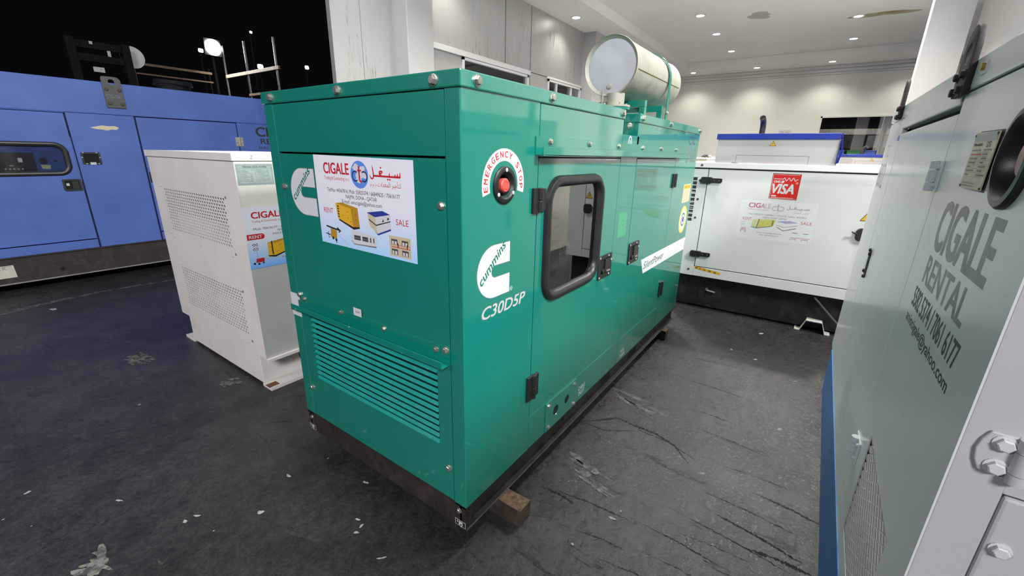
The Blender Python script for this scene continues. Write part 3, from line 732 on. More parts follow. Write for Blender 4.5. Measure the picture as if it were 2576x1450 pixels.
def sales_poster(parent, pl, z_range):
    """the white and sky blue company poster on the end of the green machine"""
    PM = poster_mat('poster_sky_paper', z_range[0], z_range[1], (0.78, 0.78, 0.85), (0.42, 0.66, 0.95))
    b = MB(); o = 0.0012
    b.flat(pl, [(-0.703, 1.026), (-0.186, 1.021), (-0.185, 1.332), (-0.702, 1.339)], PM, o)
    k = o+0.0006
    b.text(pl, 'CIGALE', -0.646, 1.277, 0.037, REDP, k, width=0.147, bold=0.035)
    b.text(pl, 'Trading & Contracting', -0.646, 1.257, 0.0115, REDP, k, width=0.118, bold=0.012)
    b.text(pl, 'W.L.L', -0.524, 1.2575, 0.0075, REDP, k, width=0.024, bold=0.012)
    globe_logo(b, pl, -0.444, 1.280, 0.046, 0.044, k)
    arabic_name(b, pl, -0.390, -0.244, 1.268, 1.313, REDP, k)
    b.text(pl, ARABIC_LINE, -0.245, 1.248, 0.014, REDP, k, width=0.108, bold=0.012, align='R')
    b.text(pl, ARABIC_SUFFIX, -0.36, 1.2485, 0.009, REDP, k, width=0.034, align='R')
    b.text(pl, 'Tel/Fax: 44367816, Mob: 55825374 / 66849625 / 70616177', -0.636, 1.216, 0.0125, BLACKPR, k, width=0.385, bold=0.006)
    b.text(pl, 'NAJMA, DOHA - QATAR', -0.529, 1.1985, 0.0125, BLACKPR, k, width=0.166, bold=0.004)
    b.text(pl, 'E-mail: aniscigale@yahoo.com', -0.553, 1.181, 0.0125, BLACKPR, k, width=0.213, bold=0.004)
    b.text(pl, 'RENT', -0.670, 1.139, 0.018, REDP, k, width=0.056)
    b.text(pl, 'SALE', -0.277, 1.134, 0.019, REDP, k, width=0.058)
    genset_print(b, pl, -0.595, -0.463, 1.093, 1.182, k, YELLOWP, YELLOWD, YELLOWD, BLACKPR)
    # white machine with a blue lid seen on its corner
    Q = lambda pts, m, e: b.flat(pl, pts, m, k+e*0.0003)
    Q([(-0.405, 1.117), (-0.37, 1.089), (-0.303, 1.112), (-0.303, 1.124), (-0.37, 1.100), (-0.405, 1.128)], BLUEP, 0)
    Q([(-0.418, 1.160), (-0.41, 1.116), (-0.372, 1.094), (-0.38, 1.148)], BEIGEP, 1)
    Q([(-0.38, 1.148), (-0.372, 1.094), (-0.303, 1.118), (-0.303, 1.163)], WHITED, 1)
    Q([(-0.421, 1.160), (-0.38, 1.148), (-0.303, 1.163), (-0.34, 1.172)], BLUEP, 2)
    Q([(-0.413, 1.136), (-0.376, 1.120), (-0.303, 1.140), (-0.303, 1.143), (-0.376, 1.124), (-0.413, 1.140)], BLACKPR, 2)
    Q([(-0.345, 1.136), (-0.335, 1.138), (-0.338, 1.146)], BLACKPR, 3); Q([(-0.318, 1.144), (-0.31, 1.146), (-0.31, 1.153), (-0.318, 1.151)], BLACKPR, 3)
    Q([(-0.398, 1.166), (-0.393, 1.166), (-0.395, 1.177)], WHITED, 3)
    # towed lighting set
    Q([(-0.645, 1.050), (-0.607, 1.047), (-0.603, 1.078), (-0.64, 1.083)], YELLOWD, 1)
    b.stroke(pl, [(-0.665, 1.090), (-0.63, 1.085), (-0.585, 1.081)], 0.006, BLACKPR, k+0.0006)
    b.stroke(pl, [(-0.60, 1.088), (-0.58, 1.078), (-0.592, 1.074)], 0.008, BLACKPR, k+0.0006)
    b.stroke(pl, [(-0.672, 1.062), (-0.645, 1.058)], 0.004, BLACKPR, k+0.0006); b.stroke(pl, [(-0.656, 1.07), (-0.656, 1.045)], 0.003, BLACKPR, k+0.0006)
    for u, v in ((-0.63, 1.048), (-0.612, 1.043)): b.circle(pl, u, v, 0.006, BLACKPR, k+0.0007, 12)
    b.stroke(pl, [(-0.612, 1.045), (-0.610, 1.032)], 0.004, BLACKPR, k+0.0006)
    b.stroke(pl, [(-0.60, 1.065), (-0.57, 1.052), (-0.54, 1.034)], 0.0015, MUTEG, k+0.0006)
    # site cabin
    Q([(-0.52, 1.053), (-0.505, 1.041), (-0.383, 1.044), (-0.383, 1.052)], GREYLINE, 0)
    Q([(-0.516, 1.086), (-0.518, 1.055), (-0.504, 1.044), (-0.381, 1.049), (-0.381, 1.082), (-0.505, 1.093)], WHITED, 1)
    for u0, u1 in ((-0.502, -0.466), (-0.456, -0.425), (-0.415, -0.408), (-0.398, -0.392)):
        b.rect(pl, u0, u1, 1.059, 1.075, DGREY, k+0.0006)
        b.rect(pl, u0+0.002, u1-0.002, 1.066, 1.0665, WHITED, k+0.0009)
    # facade with a hanging work cradle
    b.rect(pl, -0.314, -0.213, 1.031, 1.097, BEIGEP, k)
    for u in (-0.305, -0.255):
        for v in (1.037, 1.069):
            b.rect(pl, u, u+0.030, v, v+0.018, DGREY, k+0.0003)
            b.rect(pl, u+0.003, u+0.012, v+0.001, v+0.012, WHITED, k+0.0006); b.rect(pl, u+0.016, u+0.026, v+0.001, v+0.012, WHITED, k+0.0006)
    b.rect(pl, -0.305, -0.217, 1.060, 1.0625, REDPL, k+0.0009); b.rect(pl, -0.305, -0.217, 1.0695, 1.0705, REDPL, k+0.0009)
    for i in range(10): b.rect(pl, -0.305+0.0096*i, -0.3045+0.0096*i+0.0006, 1.060, 1.070, REDPL, k+0.0009)
    for u in (-0.275, -0.232): b.rect(pl, u, u+0.004, 1.062, 1.076, BLACKPR, k+0.0012)
    return b.build('poster', parent)

# ================================================================== green generator
def green_generator():
    g = thing('generator', (1.3, 0.5, 0.0), 'large green enclosed diesel generator standing on timbers in the middle', 'generator')
    E0, S0 = END(0.0), SIDE(0.0)
    ZB, ZT, RT, L = 0.175, 1.515, 1.557, 2.6
    # inner shell and dark gaps behind the panels
    c = MB()
    c.box(0.06, 0.07, 0.03, 0.97, ZB, ZT, GREEND); c.box(0.004, 0.06, 0.05, 0.062, ZB, ZT, GREEND)
    c.box(0.022, 0.4, 0.02, 0.03, ZB, 1.18, GREEND); c.box(0.022, 0.4, 0.02, 0.03, 1.33, ZT, GREEND); c.box(0.3, 0.4, 0.02, 0.03, 1.18, 1.33, GREEND)
    c.box(0.38, 1.12, 0.02, 0.03, 1.29, 1.44, GREEND); c.box(0.38, 1.12, 0.02, 0.03, ZB, 0.80, GREEND); c.box(0.36, 0.43, 0.02, 0.03, 0.7, 1.4, GREEND); c.box(0.945, 1.12, 0.02, 0.03, 0.7, 1.4, GREEND)
    c.box(1.1, L-0.02, 0.02, 0.03, ZB, 1.44, GREEND); c.box(1.33, L-0.02, 0.02, 0.03, 1.4, ZT, GREEND); c.box(0.38, 1.1, 0.02, 0.03, 1.44, ZT, GREEND)
    c.box(0.021, L, 0.985, 1.0, ZB, ZT, GREEN); c.box(L-0.015, L-0.001, 0.021, 0.984, ZB, ZT, GREEN)
    c.box(0.02, L-0.01, 0.02, 0.99, ZB, ZB+0.01, GREEND)
    c.build('canopy_shell', g)
    p = MB(); rc = 0.004
    p.plate(TOP(0), [(0.0, 0.054)]+[(rc-rc*math.cos(a), rc-rc*math.sin(a)) for a in [PI/2*i/5 for i in range(6)]]+[(0.08, 0.0), (0.08, 0.02), (0.02, 0.02), (0.02, 0.054)], GREEN, ZB, ZT)
    p.plate(S0, [(0.08, ZB), (0.386, ZB), (0.386, ZT), (0.08, ZT)], GREEN, -0.02, 0.0, [circ(0.195, 1.263, 0.034, 32)])
    p.build('corner_panel', g)
    p = MB(); p.box(0.0, 0.02, 0.938, 1.0, ZB, ZT, GREEN); p.build('corner_post', g, bevel=0.003)
    p = MB(); p.rplate(E0, -0.934, -0.0575, 1.345, ZT-0.002, GREEN, -0.02, 0.0); p.build('end_panel', g, bevel=0.002)
    p = MB(); p.rplate(E0, -0.935, -0.0575, 0.179, 1.339, GREEN, -0.02, 0.0, [[(-0.867, 0.39), (-0.118, 0.39), (-0.118, 0.69), (-0.867, 0.69)]]); ep = p.build('end_panel', g)
    lv = MB(); n = 12; z0, dz = 0.391, 0.299/12
    for i in range(n):
        z = z0+dz*i
        v = [(0.002, -y, z+0.001) for y in (-0.866, -0.119)]
        a, bq = -0.002, 0.0068
        lv.add([(a, 0.866, z+0.001), (a, 0.119, z+0.001), (bq, 0.119, z+0.0090), (bq, 0.866, z+0.0090),
                (a, 0.866, z-0.001), (a, 0.119, z-0.001), (bq, 0.119, z+0.0072), (bq, 0.866, z+0.0072)],
               [(3, 2, 1, 0), (4, 5, 6, 7), (0, 1, 5, 4), (2, 3, 7, 6)], LOUV)
    lv.rect(E0, -0.867, -0.118, 0.39, 0.69, GREEND, -0.052)
    lv.build('louver', ep)
    # rain gutter over the louver
    h = MB(); h.box(-0.004, 0.0, 0.100, 0.912, 0.712, 0.770, GREEN); h.box(-0.004, 0.0, 0.062, 0.1, 0.712, 0.742, GREEN); h.box(-0.004, 0.0, 0.912, 0.94, 0.712, 0.742, GREEN)
    h.box(-0.036, 0.0, 0.062, 0.942, 0.709, 0.713, GREENW); h.box(-0.036, -0.0325, 0.062, 0.942, 0.709, 0.733, GREENW)
    hd = h.build('rain_gutter', g, bevel=0.001)
    for y, z in ((0.887, 0.757), (0.625, 0.758), (0.373, 0.756), (0.116, 0.752)): bolt(hd, (-0.004, y, z), NX, 0.008)
    for y, z in ((0.923, 0.768), (0.076, 0.758), (0.925, 1.215), (0.078, 1.21), (0.922, 0.322), (0.077, 0.307)): bolt(g, (0, y, z), NX, 0.010)
    # long side
    for u0, u1, v0, v1, nm in ((0.3905, 1.1135, 1.347, ZT, 'side_panel'), (0.3905, 1.128, ZB, 0.330, 'side_panel'), (1.117, 1.336, 0.333, 1.451, 'side_panel'), (1.131, 1.336, ZB, 0.331, 'side_panel'),
                           (1.3405, 2.053, ZB, 0.330, 'side_panel'), (1.3105, 2.041, 1.348, ZT, 'side_panel'), (2.0565, L, ZB, 1.346, 'side_panel'), (2.0445, L, 1.3465, ZT, 'side_panel')):
        p = MB(); p.rplate(S0, u0, u1, v0, v1, GREEN, -0.02, 0.0); p.build(nm, g, bevel=0.002)
    p = MB(); p.plate(S0, [(0.3905, 0.334), (1.1135, 0.334), (1.1135, 1.343), (0.3905, 1.343)], GREEN, -0.02, 0.0, [rrect(0.455, 0.918, 0.818, 1.266, 0.085)])
    d1 = p.build('door', g)
    p = MB(); gasket(p, S0, 0.437, 0.936, 0.80, 1.283, 0.10, 0.042, 0.02, RUBBER); wf = p.build('window_frame', d1, smooth=True)
    p = MB(); p.flat(S0, rrect(0.46, 0.913, 0.823, 1.26, 0.08), PANE, -0.004); p.build('window_pane', d1)
    p = MB(); p.rplate(S0, 1.3405, 2.053, 0.334, 1.3445, GREEN, -0.02, 0.0); d2 = p.build('door', g, bevel=0.002)
    def latch(par, u0, u1, v0, v1):
        q = MB(); q.plate(S0, rrect(u0, u1, v0, v1, 0.006, 3), BLACKP, 0.0, 0.006, [rrect(u0+0.02, u1-0.022, v0+0.022, v1-0.018, 0.004, 2)])
        q.rect(S0, u0+0.018, u1-0.02, v0+0.02, v1-0.016, DARKHOLE, 0.0008)
        q.rplate(S0, (u0+u1)/2-0.006, u1-0.028, v0+0.026, v1-0.024, BLACKP, 0.0, 0.009)
        q.cyl(S0((u0+u1)/2-0.022, v0+0.036, 0.0), S0((u0+u1)/2-0.022, v0+0.036, 0.010), 0.011, BLACKP, seg=20)
        q.rplate(S0, (u0+u1)/2+0.01, u1-0.03, v0+0.028, v0+0.036, BOLT, 0.009, 0.014)
        for a, c2 in ((u0+0.012, v1-0.009), (u1-0.045, v1-0.009), (u1-0.01, v1-0.035), (u0+0.014, v0+0.01), (u1-0.03, v0+0.012)): q.cyl(S0(a, c2, 0.006), S0(a, c2, 0.0085), 0.005, SILVER, seg=10)
        q.build('door_handle', par, bevel=0.001)
    latch(d1, 0.953, 1.108, 0.782, 0.898); latch(d2, 1.347, 1.502, 0.782, 0.90)
    def hinge(par, u, v0, v1):
        q = MB(); q.rplate(S0, u-0.040, u-0.004, v0, v1, BLACKP, 0.0, 0.010); q.rplate(S0, u+0.004, u+0.040, v0+0.004, v1-0.004, BLACKP, 0.0, 0.010)
        q.cyl(S0(u, v0+0.004, 0.010), S0(u, (v0+v1)/2, 0.010), 0.011, BLACKP, seg=14); q.cyl(S0(u, (v0+v1)/2+0.002, 0.010), S0(u, v1, 0.010), 0.011, BLACKP, seg=14)
        q.build('hinge', par, bevel=0.002)
    hinge(d1, 0.392, 1.161, 1.246); hinge(d1, 0.397, 0.417, 0.524); hinge(d2, 2.065, 1.163, 1.252); hinge(d2, 2.075, 0.413, 0.52)
    # gutter over the doors
    h = MB(); h.box(0.363, 2.13, -0.004, 0.0, 1.354, 1.412, GREEN); h.box(0.363, 2.13, -0.034, 0.0, 1.352, 1.3555, GREENW); h.box(0.363, 2.13, -0.034, -0.0305, 1.352, 1.379, GREEN)
    hd = h.build('rain_gutter', g, bevel=0.001)
    for x in (0.453, 0.762, 1.067, 1.392, 1.705, 2.016): bolt(hd, (x, -0.004, 1.397), NY, 0.009)
    # roof with the exhaust notch
    r = MB()
    r.box(-0.006, 1.118, -0.006, 1.006, ZT, RT, GREEN); rf = r.build('roof', g, bevel=0.004)
    r = MB(); r.box(1.306, L+0.006, -0.006, 1.006, ZT, RT, GREEN); r.build('roof', g, bevel=0.004)
    r = MB(); r.box(1.118, 1.306, 0.32, 1.006, ZT, RT, GREEN); r.box(1.105, 1.318, 0.02, 0.33, 1.44, 1.451, GREENW)
    r.box(1.107, 1.115, 0.02, 0.33, 1.45, ZT, GREEN); r.box(1.309, 1.318, 0.02, 0.33, 1.45, ZT, GREEN); r.box(1.107, 1.318, 0.32, 0.33, 1.45, ZT, GREEN)
    r.build('exhaust_well', g)
    for y in (0.93, 0.511, 0.086): bolt(g, (-0.006, y, 1.535), NX, 0.012)
    for x in (0.06, 0.45, 1.08, 1.345, 1.83, 2.56): bolt(g, (x, -0.006, 1.536), NY, 0.012)
    bolt(g, (1.309, 0.045, 1.50), NX, 0.011)
    # emergency stop
    b = MB(); cu, cv = 0.1945, 1.263
    b.lathe(S0(cu, cv), NY, [(0.0565, 0.0), (0.0565, 0.005), (0.053, 0.008), (0.042, 0.009), (0.036, 0.004), (0.031, -0.012), (0.0305, -0.04), (0.0001, -0.04)], BLACKP, 48)
    es = b.build('emergency_stop', g, smooth=True)
    b = MB(); b.lathe(S0(cu-0.003, cv), NY, [(0.012, -0.04), (0.012, -0.012), (0.0195, -0.011), (0.0215, -0.004), (0.0215, 0.006), (0.018, 0.010), (0.0001, 0.0105)], REDPL, 36)
    b.ring(S0, cu-0.003, cv, 0.0115, 0.0125, REDP, 0.0112, 0.4, 2.6); b.ring(S0, cu-0.003, cv, 0.0115, 0.0125, REDP, 0.0112, 3.6, 5.8)
    b.build('push_button', es, smooth=True)
    for a in (88, 215, 328):
        b = MB(); q = S0(cu+0.0455*math.cos(math.radians(a)), cv+0.0455*math.sin(math.radians(a)), 0.007)
        b.lathe(q, NY, [(0.0062, 0), (0.0062, 0.002), (0.004, 0.0035), (0.0015, 0.0035), (0.001, 0.001)], SILVER, 14); b.build('screw', es, smooth=True)
    b = MB(); b.ring(S0, cu, cv, 0.0708, 0.1085, GREYLINE, 0.0006, math.radians(-15), math.radians(196)); b.ring(S0, cu, cv, 0.0718, 0.1075, WHITED, 0.001, math.radians(-14.5), math.radians(195.5))
    letters = 'EMERGENCY STOP'
    for i, ch in enumerate(letters):
        if ch == ' ': continue
        a = math.radians(186-i*14.55)
        b.text(S0, ch, cu+0.0815*math.cos(a), cv+0.0815*math.sin(a), 0.0185, REDP, 0.0015, width=0.0155, rot=a-PI/2, align='C', bold=0.03)
    b.build('warning_decal', g)
    # badges and lettering
    b = MB(); logo_c(b, S0, 0.0635, 0.913, 0.171, 0.0008)
    b.ring(S0, 0.243, 0.921, 0.006, 0.0075, WHITED, 0.0012, seg=20); b.text(S0, 'R', 0.243, 0.917, 0.008, WHITED, 0.0012, align='C')
    b.build('badge', g)
    b = MB(); logo_c(b, E0, -0.880, 1.117, 0.171, 0.0006); b.build('badge', g)
    b = MB(); b.text(S0, 'C30D5P', 0.083, 0.848, 0.043, GREYLINE, 0.0008, width=0.25, bold=0.05, shear=0.22); b.text(S0, 'C30D5P', 0.086, 0.8495, 0.040, SILVER, 0.0014, width=0.244, bold=0.025, shear=0.22)
    b.build('model_lettering', g)
    b = MB(); b.flat(S0, [(1.645, 0.668), (L, 0.662), (L, 0.760), (1.585, 0.765)], WHITED, 0.0008)
    b.text(S0, 'SilentPower', 1.645, 0.694, 0.046, DKGREENPR, 0.0014, width=0.41, shear=0.2); b.build('name_stripe', g)
    b = MB(); b.box(-0.0012, 0.0, 0.932, 1.0, 0.662, 0.765, WHITED); b.box(-0.0012, 0.2, 1.0, 1.0012, 0.662, 0.765, WHITED); b.build('name_stripe', g)
    b = MB(); b.rect(E0, -0.544, -0.496, 0.768, 0.799, WHITED, 0.0045); b.text(E0, 'KP9', -0.53, 0.779, 0.009, GREYLINE, 0.005, shear=0.3); b.build('paper_label', g)
    b = MB(); b.text(S0, 'CTC', 2.318, 1.440, 0.054, NAVYP, 0.0008, width=0.18); b.text(S0, '318', 2.29, 1.318, 0.10, mat('sun_faded_grey_number', (0.13, 0.15, 0.14), 0.5), 0.0008, width=0.27, bold=0.03); b.build('fleet_number', g)
    b = MB(); b.rect(S0, 2.345, 2.548, 1.04, 1.17, BEIGEP, 0.0008); b.rect(S0, 2.352, 2.541, 1.137, 1.164, YELLOWP, 0.0012); b.text(S0, 'SAFETY TIPS', 2.37, 1.144, 0.012, BLACKPR, 0.0016, width=0.15)
    for i in range(5): b.rect(S0, 2.375, 2.52, 1.055+0.016*i, 1.0575+0.016*i, MUTED, 0.0012)
    b.build('safety_label', g)
    b = MB()
    for rr, m, k in ((0.102, YELLOWP, 0), (0.095, mat('pale_yellow_print', (0.75, 0.72, 0.22), 0.5), 1), (0.070, WHITED, 2), (0.05, GREENPR, 3), (0.038, WHITED, 4), (0.022, BLUEP, 5)): b.circle(S0, 2.445, 0.914, rr, m, 0.0008+0.0004*k, 40)
    b.build('eco_sticker', g)
    b = MB(); b.flat(S0, [(1.165, 0.956), (1.28, 0.955), (1.275, 1.08), (1.158, 1.084)], TAPEG, 0.0006); b.build('tape_residue', g)
    b = MB(); b.text(S0, 'CABLE', 0.842, 0.231, 0.022, WHITED, 0.0008, width=0.076, bold=0.02); b.text(S0, 'INLET', 0.848, 0.202, 0.022, WHITED, 0.0008, width=0.066, bold=0.02)
    b.text(S0, 'FUEL', 1.395, 0.222, 0.022, WHITED, 0.0008, width=0.066, bold=0.02); b.text(S0, 'DRAIN', 1.388, 0.193, 0.022, WHITED, 0.0008, width=0.078, bold=0.02); b.build('port_lettering', g)
    b = MB(); b.ring(S0, 1.215, 1.418, 0.017, 0.023, WHITED, 0.0008, ey=1.35); b.rect(S0, 1.211, 1.219, 1.402, 1.43, WHITED, 0.0008); b.build('lifting_mark', g)
    b = MB(); b.rplate(S0, 0.522, 0.806, 0.176, 0.322, GREEN, 0.0, 0.003, [circ(0.612, 0.249, 0.024, 24), circ(0.717, 0.251, 0.022, 24)])
    b.circle(S0, 0.612, 0.249, 0.026, DARKHOLE, 0.0008); b.circle(S0, 0.717, 0.251, 0.024, DARKHOLE, 0.0008); gp = b.build('gland_plate', g, bevel=0.001)
    for u, v in ((0.546, 0.302), (0.548, 0.194), (0.786, 0.300), (0.789, 0.192)): bolt(gp, S0(u, v, 0.003), NY, 0.008)
    # control box behind the window
    b = MB(); b.box(0.40, 1.12, 0.50, 0.51, ZB+0.02, 1.48, INSIDE); b.box(0.40, 0.41, 0.03, 0.5, ZB+0.02, 1.48, GREEN); b.box(1.11, 1.12, 0.03, 0.5, ZB+0.02, 1.48, GREEN); b.box(0.4, 1.12, 0.03, 0.51, 0.6, 0.61, GREEND)
    b.build('control_bay', g)
    b = MB(); b.box(0.62, 0.90, 0.12, 0.40, 0.70, 1.045, GREEN); b.box(0.65, 0.86, 0.16, 0.40, 1.045, 1.075, GREEN); cb = b.build('control_box', g, bevel=0.004)
    P2 = SIDE(0.12)
    b = MB(); b.plate(P2, rrect(0.665, 0.763, 0.865, 0.995, 0.01, 4), BLACKP, 0, 0.012); b.rect(P2, 0.68, 0.748, 0.93, 0.98, DGREY, 0.0125); b.circle(P2, 0.74, 0.885, 0.009, mat('green_button', (0.0, 0.3, 0.08), 0.4), 0.013); b.build('controller', cb)
    b = MB(); b.flat(P2, [(0.765, 0.767), (0.868, 0.765), (0.882, 0.926), (0.768, 0.928)], WHITED, 0.001); b.text(P2, 'CIGALE', 0.775, 0.908, 0.010, REDP, 0.0015, width=0.04, bold=0.02); b.circle(P2, 0.832, 0.913, 0.008, GLOBE, 0.0015)
    for i in range(9): b.rect(P2, 0.775, 0.86-0.02*(i % 3), 0.785+0.0125*i, 0.7865+0.0125*i, GREYLINE, 0.0015)
    b.build('service_sheet', cb)
    b = MB(); b.flat(P2, [(0.738, 0.962), (0.858, 0.968), (0.85, 1.026), (0.75, 1.02)], TAPE, 0.001); b.text(P2, 'CABLE FROM', 0.757, 1.002, 0.010, GREYLINE, 0.0015, width=0.085, shear=0.3); b.text(P2, 'TANK', 0.765, 0.98, 0.010, GREYLINE, 0.0015, width=0.05, shear=0.3); b.build('tape_note', cb)
    b = MB(); b.lathe(P2(0.84, 0.953), NY, [(0.023, 0), (0.023, 0.006), (0.016, 0.008), (0.013, 0.02), (0.0001, 0.021)], BOLT, 24); b.build('key_switch', cb, smooth=True)
    # muffler
    cy, cz, r, x1, x2 = 0.14, 1.766, 0.1335, 1.235, 1.965
    b = MB(); b.lathe((0, cy, cz), (1, 0, 0), [(r*0.90, x1+0.012), (r*0.98, x1+0.002), (r*1.0, x1-0.004), (r*1.015, x1+0.004), (r*1.0, x1+0.012), (r*0.985, x1+0.02), (r*0.985, x2-0.02), (r*1.0, x2-0.01), (r*1.01, x2), (r*0.97, x2+0.002), (r*0.94, x2-0.01), (0.0001, x2-0.01)], MUFF, 64)
    a = math.radians(-8)
    b.tube([(x1+0.02, cy-math.cos(a)*r*0.985, cz+math.sin(a)*r*0.985), (x2-0.02, cy-math.cos(a)*r*0.985, cz+math.sin(a)*r*0.985)], 0.003, mat('weld_seam', (0.24, 0.18, 0.085), 0.6), 8)
    mf = b.build('muffler', g, smooth=True)
    b = MB(); b.lathe((0, cy, cz), (-1, 0, 0), [(0.0001, -x1-0.010), (r*0.75, -x1-0.0105), (r*0.86, -x1-0.013), (r*0.92, -x1-0.014)], MUFFEND, 64); b.build('end_plate', mf, smooth=True)
    b = MB(); q = (x1+0.012, cy+0.004, cz-r*0.66); b.lathe(q, (-1, 0, 0), [(0.013, 0), (0.013, 0.006), (0.009, 0.007), (0.009, 0.012), (0.0001, 0.012)], MUFF, 20); b.build('drain_plug', mf, smooth=True)
    b = MB(); b.cyl((1.262, 0.112, 1.452), (1.262, 0.112, cz-r*0.9), 0.042, MUFF, seg=28); b.cyl((1.262, 0.112, 1.583), (1.262, 0.112, 1.592), 0.072, MUFF, seg=28); b.cyl((1.262, 0.112, 1.572), (1.262, 0.112, 1.581), 0.072, GREENW, seg=28)
    for k in range(4): b.cyl((1.262+0.057*math.cos(k*PI/2+0.8), 0.112+0.057*math.sin(k*PI/2+0.8), 1.56), (1.262+0.057*math.cos(k*PI/2+0.8), 0.112+0.057*math.sin(k*PI/2+0.8), 1.602), 0.006, MUFF, seg=8)
    b.box(1.215, 1.221, 0.16, 0.166, 1.55, 1.66, MUFF)
    b.build('exhaust_pipe', g, smooth=True)
    sx = 1.735
    pts = [(sx, cy-r-0.004, RT)]+[(sx, cy-(r+0.004)*math.cos(t), cz+(r+0.004)*math.sin(t)) for t in [PI*i/24 for i in range(25)]]+[(sx, cy+r+0.004, RT)]
    b = MB()
    for k in range(len(pts)-1):
        p0, p1 = Vector(pts[k]), Vector(pts[k+1]); nrm = Vector((0, -(p1-p0).z, (p1-p0).y)).normalized()*(-0.004 if True else 0)
        w = Vector((0.016, 0, 0))
        v = [p0-w, p0+w, p1+w, p1-w, p0-w-nrm, p0+w-nrm, p1+w-nrm, p1-w-nrm]
        b.add(v, [(0, 1, 2, 3), (7, 6, 5, 4), (0, 4, 5, 1), (3, 2, 6, 7), (1, 5, 6, 2), (0, 3, 7, 4)], GREEN)
    b.build('muffler_strap', g)
    bolt(g, (sx, cy-r-0.008, 1.592), NY, 0.008)
    b = MB()
    for xx in (1.42, sx-0.03):
        b.box(xx, xx+0.03, cy-r+0.012, cy+r+0.05, cz-r-0.035, cz-r-0.003, GREEN); b.box(xx, xx+0.03, cy-r+0.012, cy-r+0.042, RT, cz-r-0.0352, GREEN); b.box(xx, xx+0.03, cy+r+0.02, cy+r+0.05, RT, cz-r-0.0352, GREEN); b.build('muffler_cradle', g, bevel=0.002); b = MB()
    # steel base
    b = MB()
    for y0, y1, fl in ((0.0, 0.05, 1), (0.95, 1.0, -1)):
        b.box(0.0, L, y0, y1, 0.075, 0.082, BLACKSTEEL); b.box(0.0, L, y0, y1, 0.167, 0.175, BLACKSTEEL)
    b.box(0.0, L, 0.022, 0.03, 0.08, 0.17, BLACKSTEEL); b.box(0.0, L, 0.97, 0.978, 0.08, 0.17, BLACKSTEEL)
    b.box(0.0, L, -0.0015, 0.0, 0.075, 0.081, STEELEDGE)
    for x0, x1b in ((0.67, 0.755), (1.19, 1.32), (1.61, 1.765)): b.rect(SIDE(0.022), x0, x1b, 0.088, 0.155, DARKHOLE, 0.0012)
    for x in (0.38, 1.015, 1.483, 1.88, 2.18, 2.5): b.circle(SIDE(0.022), x, 0.105, 0.011, DARKHOLE, 0.0012)
    base = b.build('base_frame', g)
    b = MB(); b.rplate(E0, -0.998, -0.002, 0.075, 0.172, RUSTBLACK, -0.03, -0.002); b.circle(E0, -0.030, 0.121, 0.011, DARKHOLE, -0.001); b.circle(E0, -0.968, 0.121, 0.011, DARKHOLE, -0.001)
    for s0, s1 in ((-0.055, -0.004), (-0.995, -0.944)):
        b.rplate(E0, s0-0.001, s1+0.001, 0.0755, 0.172, RUSTBLACK, -0.004, 0.0)
        b.rect(E0, s0+0.001, s1-0.001, 0.078, 0.105, SILVER, 0.0006); b.rect(E0, s0+0.003, s1-0.003, 0.080, 0.103, BLACKPR, 0.001)
        b.rect(E0, s0+0.018, s0+0.036, 0.083, 0.1, SILVER, 0.0014); b.rect(E0, s0+0.010, s0+0.014, 0.09, 0.1, SILVER, 0.0014); b.rect(E0, s0+0.026, s0+0.031, 0.0755, 0.09, SILVER, 0.0014)
    b.build('end_beam', base)
    bolt(base, (0.0, 0.032, 0.148), NX, 0.008); bolt(base, (0.0, 0.965, 0.148), NX, 0.008)
    sales_poster(g, E0, (1.02, 1.34))
    # far corner of the skid
    return g
green_generator()

def timber(name, x0, x1, y0, y1, h, label, group=None, top=TIMBERTOP):
    t = thing(name, ((x0+x1)/2, (y0+y1)/2, 0), label, 'timber', group)
    b = MB(); rr = random.Random(int(x0*1000)); n = 18
    P = []
    for i in range(n+1):
        y = y0+(y1-y0)*i/n
        j = lambda s: (rr.random()-0.5)*s
        P += [(x0+j(0.006), y, 0.0), (x1+j(0.006), y, 0.0), (x1+j(0.006), y, h*(0.995+j(0.01))), (x0+j(0.008)+0.004, y, h*(0.995+j(0.01)))]
    F = [(0, 1, 2, 3)]; 
    b.add(P, [(0, 1, 2, 3), tuple(n*4+k for k in (3, 2, 1, 0))]+[(k*4+a, (k+1)*4+a, (k+1)*4+(a+1) % 4, k*4+(a+1) % 4) for k in range(n) for a in (0, 1, 3)], TIMBER)
    b.add(P, [(k*4+2, (k+1)*4+2, (k+1)*4+3, k*4+3) for k in range(n)], top)
    b.build('timber_beam', t)
    return t
timber('wood_block', 0.182, 0.252, -0.105, 1.05, 0.0745, 'short split timber under the near corner of the green generator')
timber('wood_block', 2.27, 2.34, -0.035, 1.05, 0.0745, 'short timber under the far end of the green generator')

